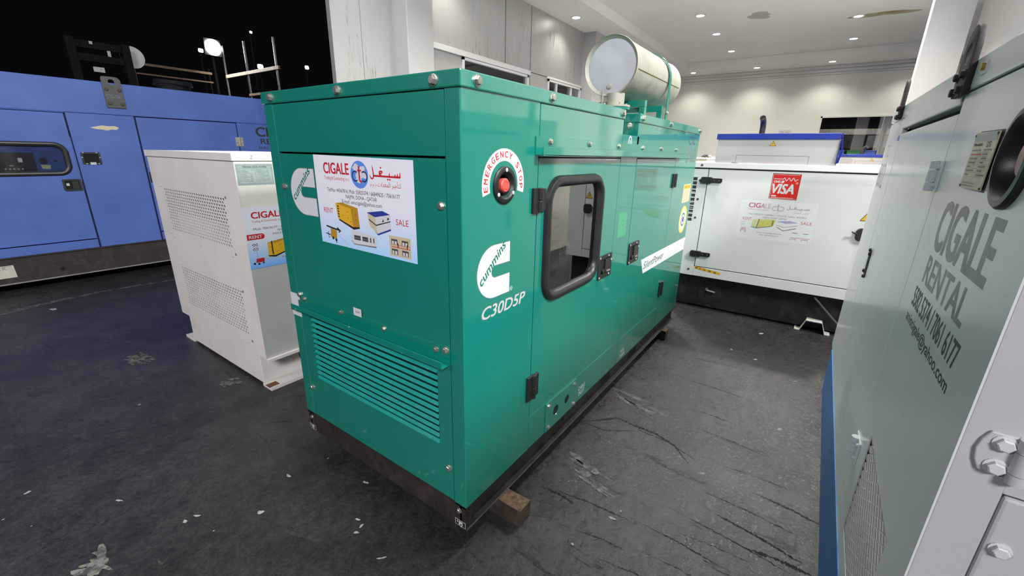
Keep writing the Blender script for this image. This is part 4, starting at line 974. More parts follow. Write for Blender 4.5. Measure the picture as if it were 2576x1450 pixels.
# ================================================================== cream generator
def perforated(mb, pl, u0, u1, v0, v1, nu, nv, m, hu=0.36, hv=0.33, off=0.0):
    du, dv = (u1-u0)/nu, (v1-v0)/nv
    for j in range(nv):
        sh = 0.5*du if j % 2 else 0.0
        cells = [(u0+sh+i*du, u0+sh+(i+1)*du) for i in range(nu-(1 if j % 2 else 0))]
        if j % 2: mb.rect(pl, u0, u0+sh, v0+j*dv, v0+(j+1)*dv, m, off); mb.rect(pl, u1-sh, u1, v0+j*dv, v0+(j+1)*dv, m, off)
        for a, b_ in cells:
            c, d = v0+j*dv, v0+(j+1)*dv; cu, cv = (a+b_)/2, (c+d)/2
            outer = [(b_, cv), (b_, d), (cu, d), (a, d), (a, cv), (a, c), (cu, c), (b_, c)]
            w, h = hu*du, hv*dv
            inner = [(cu+w, cv), (cu+w*0.75, cv+h*0.85), (cu, cv+h), (cu-w*0.75, cv+h*0.85), (cu-w, cv), (cu-w*0.75, cv-h*0.85), (cu, cv-h), (cu+w*0.75, cv-h*0.85)]
            P = [pl(p[0], p[1], off) for p in outer]+[pl(p[0], p[1], off) for p in inner]+[pl(p[0], p[1], off-0.004) for p in inner]
            mb.add(P, [(i, (i+1) % 8, 8+(i+1) % 8, 8+i) for i in range(8)]+[(8+i, 8+(i+1) % 8, 16+(i+1) % 8, 16+i) for i in range(8)], m)
def cream_generator():
    g = thing('generator', (1.0, 2.13, 0.0), 'cream boxed diesel generator with two perforated grilles behind the green one', 'generator')
    E0, S0 = END(0.08), SIDE(1.535)
    y0, y1, zb, zt, x1 = 1.535, 2.735, 0.235, 1.295, 1.95
    p = MB()
    g1 = (-2.565, -1.708, 0.842, 1.108); g2 = (-2.56, -1.70, 0.338, 0.604)
    hole = lambda q: [(q[0], q[2]), (q[1], q[2]), (q[1], q[3]), (q[0], q[3])]
    p.plate(E0, [(-y1, zb), (-y0, zb), (-y0, zt), (-y1, zt)], CREAM, -0.004, 0.0, [hole(g1), hole(g2)])
    fp = p.build('end_panel', g)
    for q in (g1, g2):
        b = MB(); perforated(b, E0, q[0], q[1], q[2], q[3], 28, 15, CREAM); gr = b.build('grille', fp)
    p = MB(); p.box(0.0845, x1, y0, y0+0.01, zb, zt, CREAMLIT); p.box(0.0845, x1, y1-0.01, y1, zb, zt, CREAM); p.box(x1-0.01, x1, y0, y1, zb, zt, CREAM); p.box(0.09, x1, y0+0.005, y1-0.005, zb, zb+0.01, CREAM)
    p.build('canopy', g)
    b = MB(); b.box(0.13, 0.14, y0+0.02, y1-0.02, zb, zt, RADIATOR); b.box(0.09, 0.13, y0+0.02, y1-0.02, 0.70, 0.75, CREAM)
    b.box(0.12, 0.13, 1.75, 2.55, 0.80, 0.955, CREAM); b.box(0.12, 0.13, 1.72, 2.5, 0.40, 0.49, CREAM); b.build('radiator', g)
    b = MB(); b.box(0.072, x1+0.005, y0-0.006, y1+0.006, zt, 1.331, CREAM); b.box(0.073, x1, y0-0.0065, y0-0.006, zt+0.001, 1.330, CREAMLIT); b.build('roof', g, bevel=0.003)
    b = MB(); b.box(0.0785, 0.35, y0-0.002, y0, zb, 0.752, GREYPATCH); b.box(0.0785, x1, y0-0.02, y0, zb-0.012, zb+0.004, CREAM); b.build('side_cover', g)
    b = MB(); b.box(0.108, x1-0.05, 1.69, 2.715, 0.02, zb, CREAM); pl = b.build('plinth', g, bevel=0.003)
    b = MB(); b.box(0.105, x1, 1.60, 1.70, 0.0, 0.02, CREAM); b.box(0.10, 0.16, 1.612, 1.66, 0.0195, 0.022, mat('bare_rust', (0.16, 0.07, 0.035), 0.8, vary=0.4, vscale=50)); b.build('foot_rail', g, bevel=0.002)
    b = MB(); b.box(0.105, x1, 2.71, 2.86, 0.0, 0.02, CREAM); b.build('foot_rail', g, bevel=0.002)
    b = MB(); b.circle(SIDE(1.69), 0.36, 0.115, 0.026, mat('purple_sticker', (0.05, 0.03, 0.17), 0.5), 0.001, 24, 0.032); b.text(SIDE(1.69), '2', 0.36, 0.097, 0.036, WHITED, 0.0016, align='C', shear=0.2); b.box(0.43, 0.445, 1.675, 1.69, 0.02, zb, CREAM); b.build('round_sticker', pl)
    for y, z in ((2.597, 1.118), (1.69, 1.11), (2.593, 0.821), (2.548, 0.801), (2.139, 0.799), (1.723, 0.797), (1.686, 0.812), (2.586, 0.613), (1.682, 0.604), (2.589, 0.313), (2.548, 0.294), (2.136, 0.295), (1.715, 0.295), (1.673, 0.309)):
        b = MB(); b.lathe((0.08, y, z), NX, [(0.0075, 0), (0.006, 0.003), (0.0001, 0.004)], SILVER if y > 1.7 else GREYLINE, 12); b.build('screw', fp, smooth=True)
    b = MB(); S = SIDE(y0-0.0005)
    b.rect(S, 0.085, 0.262, 1.178, 1.281, PLATE, 0.001); b.ring(S, 0.1735, 1.2295, 0.001, 0.0011, GREYLINE, 0.0012)
    for a in ((0.091, 0.256, 1.184, 1.1855), (0.091, 0.256, 1.2735, 1.275), (0.091, 0.0925, 1.184, 1.275), (0.2545, 0.256, 1.184, 1.275), (0.091, 0.256, 1.2575, 1.2585), (0.175, 0.176, 1.2, 1.258)): b.rect(S, *a, GREYLINE, 0.0014)
    b.text(S, 'PERKINS DIESEL POWER', 0.117, 1.2625, 0.007, BLACKPR, 0.0014, width=0.115, bold=0.03)
    for i in range(9):
        z = 1.249-0.0065*i
        b.rect(S, 0.096, 0.130+0.012*((i*7) % 3), z, z+0.0016, GREYLINE, 0.0014); b.rect(S, 0.18, 0.215+0.01*((i*5) % 3), z, z+0.0016, GREYLINE, 0.0014)
        if i > 2: b.rect(S, 0.148, 0.16, z, z+0.0016, GREYLINE, 0.0014)
        b.rect(S, 0.232, 0.24, z, z+0.0016, GREYLINE, 0.0014)
    b.build('rating_plate', g)
    b = MB(); S2 = SIDE(y0-0.0068); b.text(S2, '2.', 0.155, 1.304, 0.017, GREYLINE, 0.0006, shear=0.3); b.build('hand_written_number', g)
    PM = poster_mat('poster_blue_paper', 0.754, 1.072, (0.76, 0.78, 0.86), (0.17, 0.45, 0.90))
    b = MB(); k = 0.0022; S = SIDE(y0-0.0025)
    b.rect(S, 0.077, 0.53, 0.754, 1.072, PM, 0.001)
    b.text(S, 'CIGALE', 0.118, 1.012, 0.033, REDP, k, width=0.165, bold=0.045)
    b.text(S, 'Trading & Contracting', 0.118, 0.992, 0.0115, REDP, k, width=0.125, bold=0.012); b.text(S, 'W.L.L', 0.25, 0.992, 0.008, REDP, k, width=0.025, bold=0.02)
    b.text(S, 'Mob: 70616177 / 66849625', 0.121, 0.953, 0.0115, BLACKPR, k, width=0.215, bold=0.006)
    b.text(S, 'NAJMA, DOHA - QATAR', 0.24, 0.938, 0.010, BLACKPR, k, width=0.16); b.text(S, 'INDUSTRIAL AREA', 0.213, 0.9205, 0.010, BLACKPR, k, width=0.13)
    b.flat(S, [(0.083, 0.905), (0.155, 0.905)]+[(0.155+0.0145*math.cos(t), 0.9195+0.0145*math.sin(t)) for t in [-PI/2+PI*i/12 for i in range(1, 12)]]+[(0.155, 0.934), (0.083, 0.934)], REDP, k)
    b.text(S, 'RENT', 0.092, 0.911, 0.017, WHITED, k+0.0004, width=0.066, bold=0.04)
    genset_print(b, S, 0.172, 0.31, 0.80, 0.895, k, YELLOWP, YELLOWD, YELLOWP, BLACKPR, flip=True)
    b.rect(S, 0.197, 0.203, 0.815, 0.888, BLACKPR, k+0.0012)
    b.flat(S, [(0.145, 0.80), (0.3, 0.792), (0.3, 0.80), (0.16, 0.808)], mat('grey_sky_print', (0.45, 0.52, 0.52), 0.5), k)
    for u in (0.10, 0.115):
        for v in (0.878, 0.855): b.flat(S, [(u, v), (u+0.008, v-0.007), (u+0.013, v-0.007), (u+0.013, v+0.007), (u+0.008, v+0.007)], BLACKPR, k); b.rect(S, u+0.005, u+0.011, v-0.004, v+0.004, WHITED, k+0.0004)
    b.stroke(S, [(0.118, 0.87), (0.119, 0.80)], 0.0025, MUTED, k)
    b.flat(S, [(0.108, 0.785), (0.15, 0.785), (0.152, 0.806), (0.112, 0.806)], REDP, k); b.circle(S, 0.10, 0.781, 0.006, BLACKPR, k+0.0004, 12); b.circle(S, 0.122, 0.777, 0.006, BLACKPR, k+0.0004, 12); b.circle(S, 0.145, 0.78, 0.005, BLACKPR, k+0.0004, 12)
    b.text(S, 'E-mail: aniscigale@yahoo.com', 0.245, 0.79, 0.008, NAVYP, k, width=0.18)
    b.build('poster', g)
cream_generator()

# ================================================================== blue generator
BY = 5.223
def blue_generator():
    g = thing('generator', (0.5, 6.0, 0.0), 'long matte blue diesel generator at the edge of the dark yard', 'generator')
    S0 = SIDE(BY); x0, x1, y1, zb, zt = -1.9, 2.95, 6.5, 0.338, 1.95
    b = MB(); b.box(x0+0.02, x1-0.02, BY+0.022, y1-0.02, zb, zt-0.02, BLUEGAP); b.build('canopy_core', g)
    for e0, e1 in ((x0, x0+0.015), (x1-0.015, x1)): b = MB(); b.box(e0, e1, BY+0.021, y1, zb, 1.647, BLUE); b.build('end_panel', g)
    b = MB(); b.box(x0+0.016, x1-0.016, y1-0.015, y1, zb, 1.647, BLUE); b.build('side_panel', g)
    b = MB(); b.box(x0, x1, BY-0.001, y1, 1.648, zt, BLUE); b.box(x0, 0.205, BY, BY+0.02, 1.64, 1.65, BLUE); b.build('roof', g, bevel=0.006)
    def panel(u0, u1, v0, v1, nm, holes=()):
        p = MB(); p.rplate(S0, u0, u1, v0, v1, BLUE, -0.02, 0.0, holes); return p.build(nm, g, bevel=0 if holes else 0.002)
    win = rrect(-1.02, 0.118, 1.092, 1.335, 0.07)
    d1 = panel(-1.2, 0.192, 0.432, 1.636, 'door', [win])
    panel(-1.9, -1.212, zb, 1.636, 'side_panel'); panel(-1.2, 0.192, zb, 0.421, 'side_panel'); panel(0.207, 0.722, zb, 1.646, 'side_panel')
    d2 = panel(0.737, 1.705, 0.432, 1.64, 'door'); panel(0.737, 1.705, zb, 0.421, 'side_panel'); panel(1.716, x1, zb, 1.646, 'side_panel')
    b = MB(); gasket(b, S0, -1.06, 0.158, 1.06, 1.372, 0.10, 0.045, 0.018, RUBBER); b.build('window_frame', d1, smooth=True)
    b = MB(); b.flat(S0, rrect(-1.03, 0.125, 1.085, 1.342, 0.07), PANED, -0.004); b.build('window_pane', d1)
    b = MB(); P = SIDE(BY+0.008); b.rect(P, -1.1, 0.2, 1.0, 1.42, mat('blue_inner_panel', (0.04, 0.08, 0.26), 0.6, vary=0.2, vscale=14), 0.0)
    b.rect(P, -0.6, -0.083, 1.08, 1.272, BLACKP, 0.001); b.rect(P, -0.19, -0.162, 1.187, 1.225, WHITED, 0.002)
    for i in range(5): b.circle(P, -0.28+0.026*i, 1.128, 0.007, PALE, 0.002, 10)
    b.rect(P, -0.25, -0.226, 1.152, 1.162, PALE, 0.002)
    b.circle(P, -0.03, 1.198, 0.028, BLACKP, 0.001); b.circle(P, 0.052, 1.198, 0.01, BLACKP, 0.001); b.flat(P, [(-0.05, 1.127), (0.005, 1.125), (0.01, 1.163), (-0.055, 1.163)], TAPE, 0.001); b.rect(P, -0.045, 0.1, 1.092, 1.103, mat('dusty_strip', (0.3, 0.29, 0.26), 0.8), 0.004)
    b.build('control_panel', g)
    def latch(par, u0, u1, v0, v1, key):
        q = MB(); q.plate(S0, rrect(u0, u1, v0, v1, 0.012, 3), BLACKP, 0.0, 0.006, [rrect(u0+0.016, u1-0.016, v0+0.016, v1-0.016, 0.008, 2)]); q.rect(S0, u0+0.012, u1-0.012, v0+0.012, v1-0.012, DARKHOLE, 0.001)
        if key: q.rplate(S0, (u0+u1)/2, u1-0.022, v0+0.02, v1-0.02, BLACKP, 0.001, 0.008); q.rect(S0, u0+0.025, u0+0.047, v0+0.05, v0+0.075, SILVER, 0.003)
        else:
            q.rect(S0, u0+0.055, u0+0.1, v0-0.002, v0+0.022, SILVER, 0.0075)
            for a, c in ((u0+0.02, v1-0.004), (u1-0.025, v1-0.004), (u0+0.006, v1-0.05), (u1-0.008, v1-0.05), (u0+0.03, v0+0.008), (u1-0.025, v0+0.008)): q.rect(S0, a-0.005, a+0.005, c-0.004, c+0.004, SILVER, 0.0075)
        q.build('door_handle', par)
    latch(d1, 0.053, 0.187, 0.914, 1.028, True)
    latch(g, 0.236, 0.381, 1.164, 1.282, False)
    b = MB(); b.rplate(S0, 0.742, 0.765, 0.975, 1.08, BLACKP, 0.0, 0.01); b.build('door_handle', d2)
    for zc in (1.425,):
        q = MB(); q.rplate(S0, 1.672, 1.712, zc-0.054, zc+0.054, BOLT, 0.0, 0.004); q.rplate(S0, 1.722, 1.762, zc-0.054, zc+0.054, BOLT, 0.0, 0.004); q.cyl(S0(1.717, zc-0.054, 0.006), S0(1.717, zc+0.054, 0.006), 0.007, BOLT, seg=12)
        for du in (-0.03, 0.03):
            for dz in (-0.036, 0, 0.036): q.cyl(S0(1.717+du, zc+dz, 0.004), S0(1.717+du, zc+dz, 0.007), 0.006, SILVER, seg=8)
        q.build('hinge', d2)
    # lifting lug
    b = MB()
    out = [(0.527, 1.715), (0.677, 1.715), (0.677, 1.955)]+[(0.637+0.04*math.cos(t), 1.965+0.04*math.sin(t)) for t in [PI/2*i/6 for i in range(7)]]+[(0.547+0.02*math.cos(t), 1.985+0.02*math.sin(t)) for t in [PI/2+PI/2*i/5 for i in range(6)]]
    b.plate(S0, out, DGREY, 0.002, 0.016, [circ(0.603, 1.957, 0.025, 24)])
    b.text(S0, 'CTG-174', 0.54, 1.803, 0.036, GREYLINE, 0.0165, width=0.105)
    lg = b.build('lifting_lug', g, bevel=0.002)
    for u, v in ((0.551, 1.885), (0.652, 1.885), (0.553, 1.755), (0.652, 1.755)): bolt(lg, S0(u, v, 0.016), NY, 0.014, mat('rusty_bolt', (0.07, 0.05, 0.035), 0.7, vary=0.4, vscale=40))
    b = MB(); b.flat(S0, [(0.36, 1.517), (0.40, 1.528), (0.45, 1.541), (0.5, 1.536), (0.545, 1.54), (0.58, 1.528), (0.576, 1.515), (0.556, 1.503), (0.52, 1.506), (0.49, 1.494), (0.44, 1.502), (0.40, 1.505)], BEIGEP, 0.0006); b.build('paint_patch', g)
    b = MB(); b.text(S0, 'CIGALE', 1.925, 1.497, 0.115, BLACKPR, 0.0008, width=0.60, bold=0.05); b.text(S0, 'RENTAL', 1.972, 1.405, 0.066, BLACKPR, 0.0008, width=0.46, bold=0.04); b.text(S0, '5582 5374 / 7061 6177', 1.935, 1.345, 0.03, BLACKPR, 0.0008, width=0.6, bold=0.03); b.build('stencil_lettering', g)
    b = MB(); b.box(x0, x1, BY+0.01, y1, 0.085, zb, RUSTBLACK); b.box(x0, x1, BY-0.004, BY+0.02, 0.085, 0.095, mat('dusty_flange', (0.22, 0.2, 0.18), 0.7, vary=0.35, vscale=6)); b.box(x0, x1, BY-0.004, BY+0.02, zb-0.012, zb, RUSTBLACK)
    b.circle(SIDE(BY+0.01), -0.12, 0.165, 0.02, DARKHOLE, 0.001); sk = b.build('skid', g)
    b = MB(); b.flat(SIDE(BY+0.01), [(-0.85, 0.144), (-0.425, 0.148), (-0.43, 0.263), (-0.85, 0.263)], mat('cream_plate', (0.48, 0.46, 0.38), 0.6, vary=0.15, vscale=30), 0.002); b.text(SIDE(BY+0.01), 'K', -0.50, 0.225, 0.03, GREYLINE, 0.003); b.rect(SIDE(BY+0.01), -0.50, -0.44, 0.255, 0.258, GREYLINE, 0.003); b.build('name_plate', sk)
blue_generator()
for x, w in ((-1.2, 'left'), (0.95, 'middle'), (2.4, 'right')):
    timber('wood_block', x, x+0.14, BY+0.1, 6.4, 0.084, 'dark timber bearer under the %s of the long blue generator' % w, top=TIMBER)

# ================================================================== white generator with the red badge
def white_generator():
    g = thing('generator', (4.3, -0.5, 0.0), 'white diesel generator with red square badge and blue roof hatch', 'generator')
    E0 = END(3.2); xa, xb, y0, y1, zb, zt = 3.2, 5.4, -1.345, 0.30, 0.312, 1.268
    b = MB(); b.box(xa+0.015, xb, y0+0.01, y1-0.01, zb, zt, DGREY); b.build('canopy_core', g)
    b = MB(); b.rplate(E0, -0.018, 1.155, 0.402, 1.262, WHITEP, -0.02, 0.0); dr = b.build('door', g, bevel=0.003)
    b = MB(); b.rplate(E0, -y1, -0.024, zb, 1.262, WHITEP, -0.02, 0.0, [[(-0.20, 0.8), (-0.098, 0.8), (-0.098, 1.19), (-0.20, 1.19)]]); lp = b.build('end_panel', g)
    b = MB()
    for i in range(11):
        z = 0.80+0.0355*i; b.rect(E0, -0.20, -0.098, z, z+0.0075, WHITEP, -0.001)
    for u in (-0.20, -0.146, -0.104): b.rect(E0, u, u+0.006, 0.80, 1.19, WHITEP, -0.0012)
    b.rect(E0, -0.2, -0.098, 0.8, 1.19, DGREY, -0.0148)
    for i in range(6): b.rect(E0, -0.19, -0.11, 0.83+0.045*i, 0.842+0.045*i, PALE, -0.014)
    b.build('grille', lp)
    b = MB(); b.rplate(E0, 1.161, -y0, zb, 1.262, WHITEP, -0.02, 0.0); b.build('end_panel', g, bevel=0.002)
    b = MB(); b.rplate(E0, -0.0235, 1.16, zb, 0.396, WHITEP, -0.02, 0.0); b.build('sill_panel', g, bevel=0.002)
    b = MB(); b.box(xa-0.012, xb+0.01, y0-0.01, y1+0.01, 1.272, 1.318, WHITEP); b.build('roof', g, bevel=0.004)
    b = MB(); b.box(xa+0.021, xb, y0, y0+0.015, zb, zt, WHITEP); b.box(xa+0.021, xb, y1-0.015, y1, zb, zt, WHITEP); b.build('side_panel', g)
    for z in (1.17, 0.52):
        b = MB(); b.plate(E0, rrect(-0.068, 0.02, z-0.026, z+0.026, 0.01, 3), BLACKP, 0, 0.028); b.plate(E0, rrect(0.0, 0.098, z-0.018, z+0.018, 0.01, 3), BLACKP, 0, 0.016)
        b.box(3.165, 3.2, -0.012, -0.006, z-0.024, z+0.024, BLACKP)
        for u in (0.035, 0.075): b.cyl(E0(u, z, 0.016), E0(u, z, 0.0175), 0.007, DGREY, seg=10)
        b.build('hinge', dr, bevel=0.003)
    for y, z in ((0.08, 1.165), (0.077, 1.003), (0.075, 0.841), (0.066, 0.366), (0.079, 1.295)):
        b = MB(); b.lathe((3.2 if z < 1.27 else 3.188, y, z), NX, [(0.010, 0), (0.009, 0.004), (0.0001, 0.005)], DGREY, 12); b.build('screw', lp, smooth=True)
    b = MB(); b.plate(E0, rrect(1.072, 1.165, 0.782, 0.878, 0.03, 6), BLACKP, 0.0, 0.022); b.tube([E0(1.085, 0.83, 0.02), E0(1.06, 0.842, 0.03), E0(1.045, 0.85, 0.03)], 0.006, BLACKP, 8); b.build('door_handle', dr, bevel=0.006)
    b = MB(); warning_triangle(b, E0, 1.115, 0.965, 0.07, 0.001); b.build('warning_sticker', dr)
    b = MB(); k = 0.0012
    b.flat(E0, [(0.463, 1.05), (0.655, 1.047), (0.656, 1.246), (0.462, 1.248)], BLACKPR, 0.0006)
    b.flat(E0, [(0.465, 1.052), (0.653, 1.049), (0.654, 1.242), (0.464, 1.244)], mat('red_badge', (0.62, 0.02, 0.015), 0.4), k)
    k += 0.0004
    for a in ((0.467, 0.469, 1.054, 1.24), (0.467, 0.65, 1.238, 1.24), (0.467, 0.65, 1.053, 1.055)): b.rect(E0, *a, WHITED, k)
    b.stroke(E0, [(0.476, 1.206), (0.54, 1.206)], 0.005, WHITED, k)
    b.stroke(E0, [(0.540+0.0019*i, 1.204+0.011*math.sin(i*0.4)*(1 if i < 48 else 0)) for i in range(49)]+[(0.64, 1.204)], 0.005, WHITED, k)
    b.text(E0, 'ONIS', 0.478, 1.176, 0.018, WHITED, k, width=0.046, bold=0.05); b.flat(E0, [(0.528, 1.175), (0.547, 1.175), (0.551, 1.194), (0.532, 1.194)], WHITED, k)
    b.text(E0, 'VISA', 0.472, 1.092, 0.076, WHITED, k, width=0.155, bold=0.045, shear=0.2); b.ring(E0, 0.636, 1.178, 0.004, 0.007, WHITED, k, seg=16)
    b.rect(E0, 0.478, 0.511, 1.068, 1.079, WHITED, k); b.rect(E0, 0.478, 0.63, 1.059, 1.062, WHITED, k); b.build('badge', dr)
    # faded poster, washed nearly to nothing
    PW = mat('bleached_poster', (0.73, 0.73, 0.74), 0.45); k = 0.0012; P = E0
    FY = mat('faded_yellow_print', (0.62, 0.56, 0.14), 0.5); FYL = mat('faded_pale_yellow', (0.64, 0.63, 0.36), 0.5); FB = mat('faded_violet_print', (0.40, 0.38, 0.62), 0.5); FR = mat('faded_red_print', (0.50, 0.12, 0.16), 0.5); FP = mat('faded_pink_light', (0.60, 0.44, 0.46), 0.5); FD = mat('faded_ink', (0.20, 0.20, 0.21), 0.5)
    b = MB(); b.flat(P, [(0.274, 0.702), (0.812, 0.716), (0.808, 1.032), (0.270, 1.03)], PW, 0.0006)
    b.text(P, 'CIG', 0.331, 0.969, 0.038, FR, k, width=0.088, bold=0.045); b.text(P, 'A', 0.421, 0.969, 0.038, MUTED, k, width=0.03, bold=0.045); b.text(P, 'LE', 0.452, 0.969, 0.038, FP, k, width=0.04, bold=0.045)
    b.text(P, 'Trading & Contracting w.l.l.', 0.331, 0.95, 0.012, MUTED, k, width=0.15)
    globe_logo(b, P, 0.543, 0.978, 0.048, 0.046, k, ink=MUTEG, red=MUTEG, globe=None)
    arabic_name(b, P, 0.605, 0.755, 0.965, 1.01, MUTEG, k); b.text(P, ARABIC_LINE, 0.755, 0.945, 0.014, MUTEG, k, width=0.11, align='R')
    b.text(P, 'Mob: 55825374 / 66849625 / 77616132, Tel/Fax: 44367816', 0.342, 0.91, 0.0125, FD, k, width=0.405, bold=0.008); b.text(P, 'NAJMA, DOHA - QATAR', 0.448, 0.888, 0.0125, FD, k, width=0.17, bold=0.006)
    b.text(P, 'RENT', 0.303, 0.862, 0.024, FR, k, width=0.068); b.text(P, 'SALE', 0.717, 0.862, 0.024, FR, k, width=0.075)
    genset_print(b, P, 0.373, 0.545, 0.80, 0.885, k, FY, FYL, FYL, FD, flip=True); b.flat(P, [(0.412, 0.806), (0.42, 0.804), (0.432, 0.878), (0.424, 0.88)], FD, k+0.0012)
    b.flat(P, [(0.555, 0.872), (0.62, 0.858), (0.703, 0.872), (0.64, 0.884)], FB, k); b.stroke(P, [(0.553, 0.842), (0.61, 0.828), (0.70, 0.850)], 0.003, FD, k); b.stroke(P, [(0.562, 0.824), (0.61, 0.80), (0.695, 0.828)], 0.006, FD, k)
    b.flat(P, [(0.30, 0.775), (0.345, 0.772), (0.342, 0.80), (0.305, 0.80)], FP, k); b.circle(P, 0.305, 0.768, 0.006, MUTEG, k+0.0004, 10); b.circle(P, 0.338, 0.766, 0.006, MUTEG, k+0.0004, 10)
    for u in (0.303, 0.318):
        for v in (0.845, 0.823): b.ring(P, u, v, 0.004, 0.006, MUTEG, k, seg=12)
    b.text(P, 'E-mail: aniscigale@yahoo.com', 0.425, 0.765, 0.010, FD, k, width=0.18); b.text(P, 'www.cigaletrading.com', 0.445, 0.747, 0.010, FD, k, width=0.14)
    for a in ((0.675, 0.712, 0.789, 0.794), (0.748, 0.785, 0.789, 0.794)): b.rect(P, *a, FD, k)
    b.rect(P, 0.668, 0.80, 0.752, 0.755, FR, k)
    for a in ((0.668, 0.708, 0.728, 0.746), (0.745, 0.79, 0.726, 0.746)): b.rect(P, a[0], a[1], a[2], a[3], MUTEG, k); b.rect(P, a[0]+0.003, a[1]-0.003, a[2], a[3]-0.006, PW, k+0.0004)
    b.build('poster', dr)
    b = MB(); b.flat(P, [(-0.013, 0.378), (0.205, 0.350), (0.205, 0.373), (-0.013, 0.402)], YELLOWP, 0.001)
    for i, u in enumerate((0.0, 0.035, 0.07, 0.115, 0.16)):
        zc = 0.389-0.128*(u+0.013)
        if i in (1, 2): b.flat(P, [(u-0.012, zc-0.009), (u+0.012, zc-0.009), (u, zc+0.010)], BLACKPR, 0.0015); b.flat(P, [(u-0.007, zc-0.006), (u+0.007, zc-0.006), (u, zc+0.005)], YELLOWP, 0.002)
        else: b.rect(P, u-0.008, u+0.008, zc-0.008, zc+0.008, BLACKPR, 0.0015); b.rect(P, u-0.004, u+0.003, zc-0.004, zc+0.003, YELLOWP, 0.002)
    b.build('warning_strip', g)
    # roof hatch
    b = MB(); b.box(3.2, 4.9, -0.85, -0.015, 1.318, 1.505, WHITEBOX); ht = b.build('roof_hatch', g, bevel=0.003)
    b = MB(); b.box(3.192, 4.91, -0.845, -0.004, 1.503, 1.547, LIDBLUE); b.build('hatch_lid', ht, bevel=0.002)
    b = MB(); b.box(3.19, 3.20, -0.853, -0.848, 1.32, 1.5, LIDBLUE); b.add([(3.19, -0.845, 1.545), (3.19, -0.862, 1.44), (3.19, -0.852, 1.335), (3.19, -0.865, 1.335), (3.19, -0.875, 1.43), (3.19, -0.855, 1.545)], [(0, 5, 4, 1), (1, 4, 3, 2)], LIDBLUE); b.build('torn_blue_trim', ht)
    b = MB(); b.add([(3.188, -0.85, 1.54), (3.188, -0.905, 1.50), (3.186, -0.89, 1.42), (3.187, -0.95, 1.36), (3.187, -0.93, 1.33), (3.188, -0.82, 1.33), (3.187, -0.835, 1.42)], [(6, 0, 1, 2), (5, 6, 2, 4), (4, 2, 3)], FILM); b.build('loose_film', ht)
    b = MB(); warning_triangle(b, E0, 0.42, 1.474, 0.04, 0.001); b.build('warning_sticker', ht)
    b = MB()
    for a in ((0.172, 0.676, 1.379, 1.382), (0.172, 0.175, 1.32, 1.382), (0.673, 0.676, 1.32, 1.382)): b.rect(P, *a, GREYLINE, 0.0012)
    b.rplate(P, 0.148, 0.196, 1.318, 1.326, PALE, 0, 0.012); b.rplate(P, 0.82, 0.855, 1.318, 1.326, PALE, 0, 0.012); b.build('vent_flap', ht)
    b = MB(); pc = (3.32, -0.315)
    b.tube([(pc[0], pc[1], 1.54), (pc[0], pc[1], 1.60), (pc[0]-0.004, pc[1]+0.002, 1.635), (pc[0]-0.022, pc[1]+0.004, 1.655), (pc[0]-0.06, pc[1]+0.006, 1.668)], 0.0215, BLACKP, 20); q = MB()
    b.circle(Plane((pc[0]-0.0605, pc[1]+0.006, 1.668), (0, -1, 0), (0.22, 0, 0.97), (-0.97, 0, 0.22)), 0, 0, 0.018, DARKHOLE, 0.0006, 20); b.build('exhaust_stack', g, smooth=True)
    # dark skid, feet
    b = MB(); b.box(3.26, xb, y0+0.05, y1-0.05, 0.02, zb, BLACKSTEEL); sk = b.build('skid', g)
    b = MB()
    zz = [(-0.835, 0.002), (-0.872, 0.002), (-0.905, 0.093), (-1.012, 0.093), (-1.043, 0.002), (-1.078, 0.002)]
    for (ya, za), (yb_, zb_) in zip(zz, zz[1:]):
        b.add([(3.18, ya, za), (3.18, yb_, zb_), (3.27, yb_, zb_), (3.27, ya, za), (3.18, ya, za+0.006), (3.18, yb_, zb_+0.006), (3.27, yb_, zb_+0.006), (3.27, ya, za+0.006)], [(0, 1, 2, 3), (7, 6, 5, 4), (0, 4, 5, 1), (2, 6, 7, 3), (0, 3, 7, 4), (1, 5, 6, 2)], PALE)
    b.build('foot_bracket', g)
    b = MB(); b.tube([(3.22, -0.92, 0.29), (3.23, -1.18, 0.03)], 0.009, RACKPOLE, 10); b.build('brace', sk)
    b = MB(); b.ring(END(3.255), 0.137-0.03, 0.187, 0.007, 0.011, PALE, 0.002, seg=16); b.tube([(3.25, -0.11, 0.178), (3.245, -0.18, 0.172)], 0.006, PALE, 8); b.build('drain_hose', sk)
white_generator()

def small_white():
    g = thing('generator', (6.8, -1.25, 0.0), 'smaller white generator with a blue lid behind the badged white one', 'generator')
    b = MB(); b.box(6.0, 7.8, -1.85, -0.65, 0.1, 1.30, WHITEP); b.build('canopy', g, bevel=0.004)
    b = MB(); b.box(6.02, 7.8, -1.8, -0.7, 0.0, 0.1, BLACKSTEEL); b.build('skid', g)
    b = MB(); b.box(6.0, 7.3, -1.56, -0.925, 1.30, 1.402, WHITEBOX); ht = b.build('roof_hatch', g)
    b = MB(); b.box(5.992, 7.31, -1.58, -0.915, 1.40, 1.432, LIDBLUE); b.build('hatch_lid', ht, bevel=0.002)
    b = MB(); P = END(6.0); warning_triangle(b, P, 1.233, 1.374, 0.033, 0.001); b.build('warning_sticker', ht)
    b = MB()
    for a in ((1.075, 1.45, 1.354, 1.3565), (1.075, 1.078, 1.31, 1.3565)): b.rect(P, *a, GREYLINE, 0.0012)
    b.rplate(P, 1.045, 1.10, 1.303, 1.313, PALE, 0, 0.012); b.build('vent_flap', ht)
    b = MB(); b.tube([(6.1, -1.125, 1.43), (6.1, -1.13, 1.475), (6.095, -1.145, 1.505), (6.08, -1.165, 1.52)], 0.024, BLACKP, 16); b.build('exhaust_stack', g, smooth=True)
small_white()

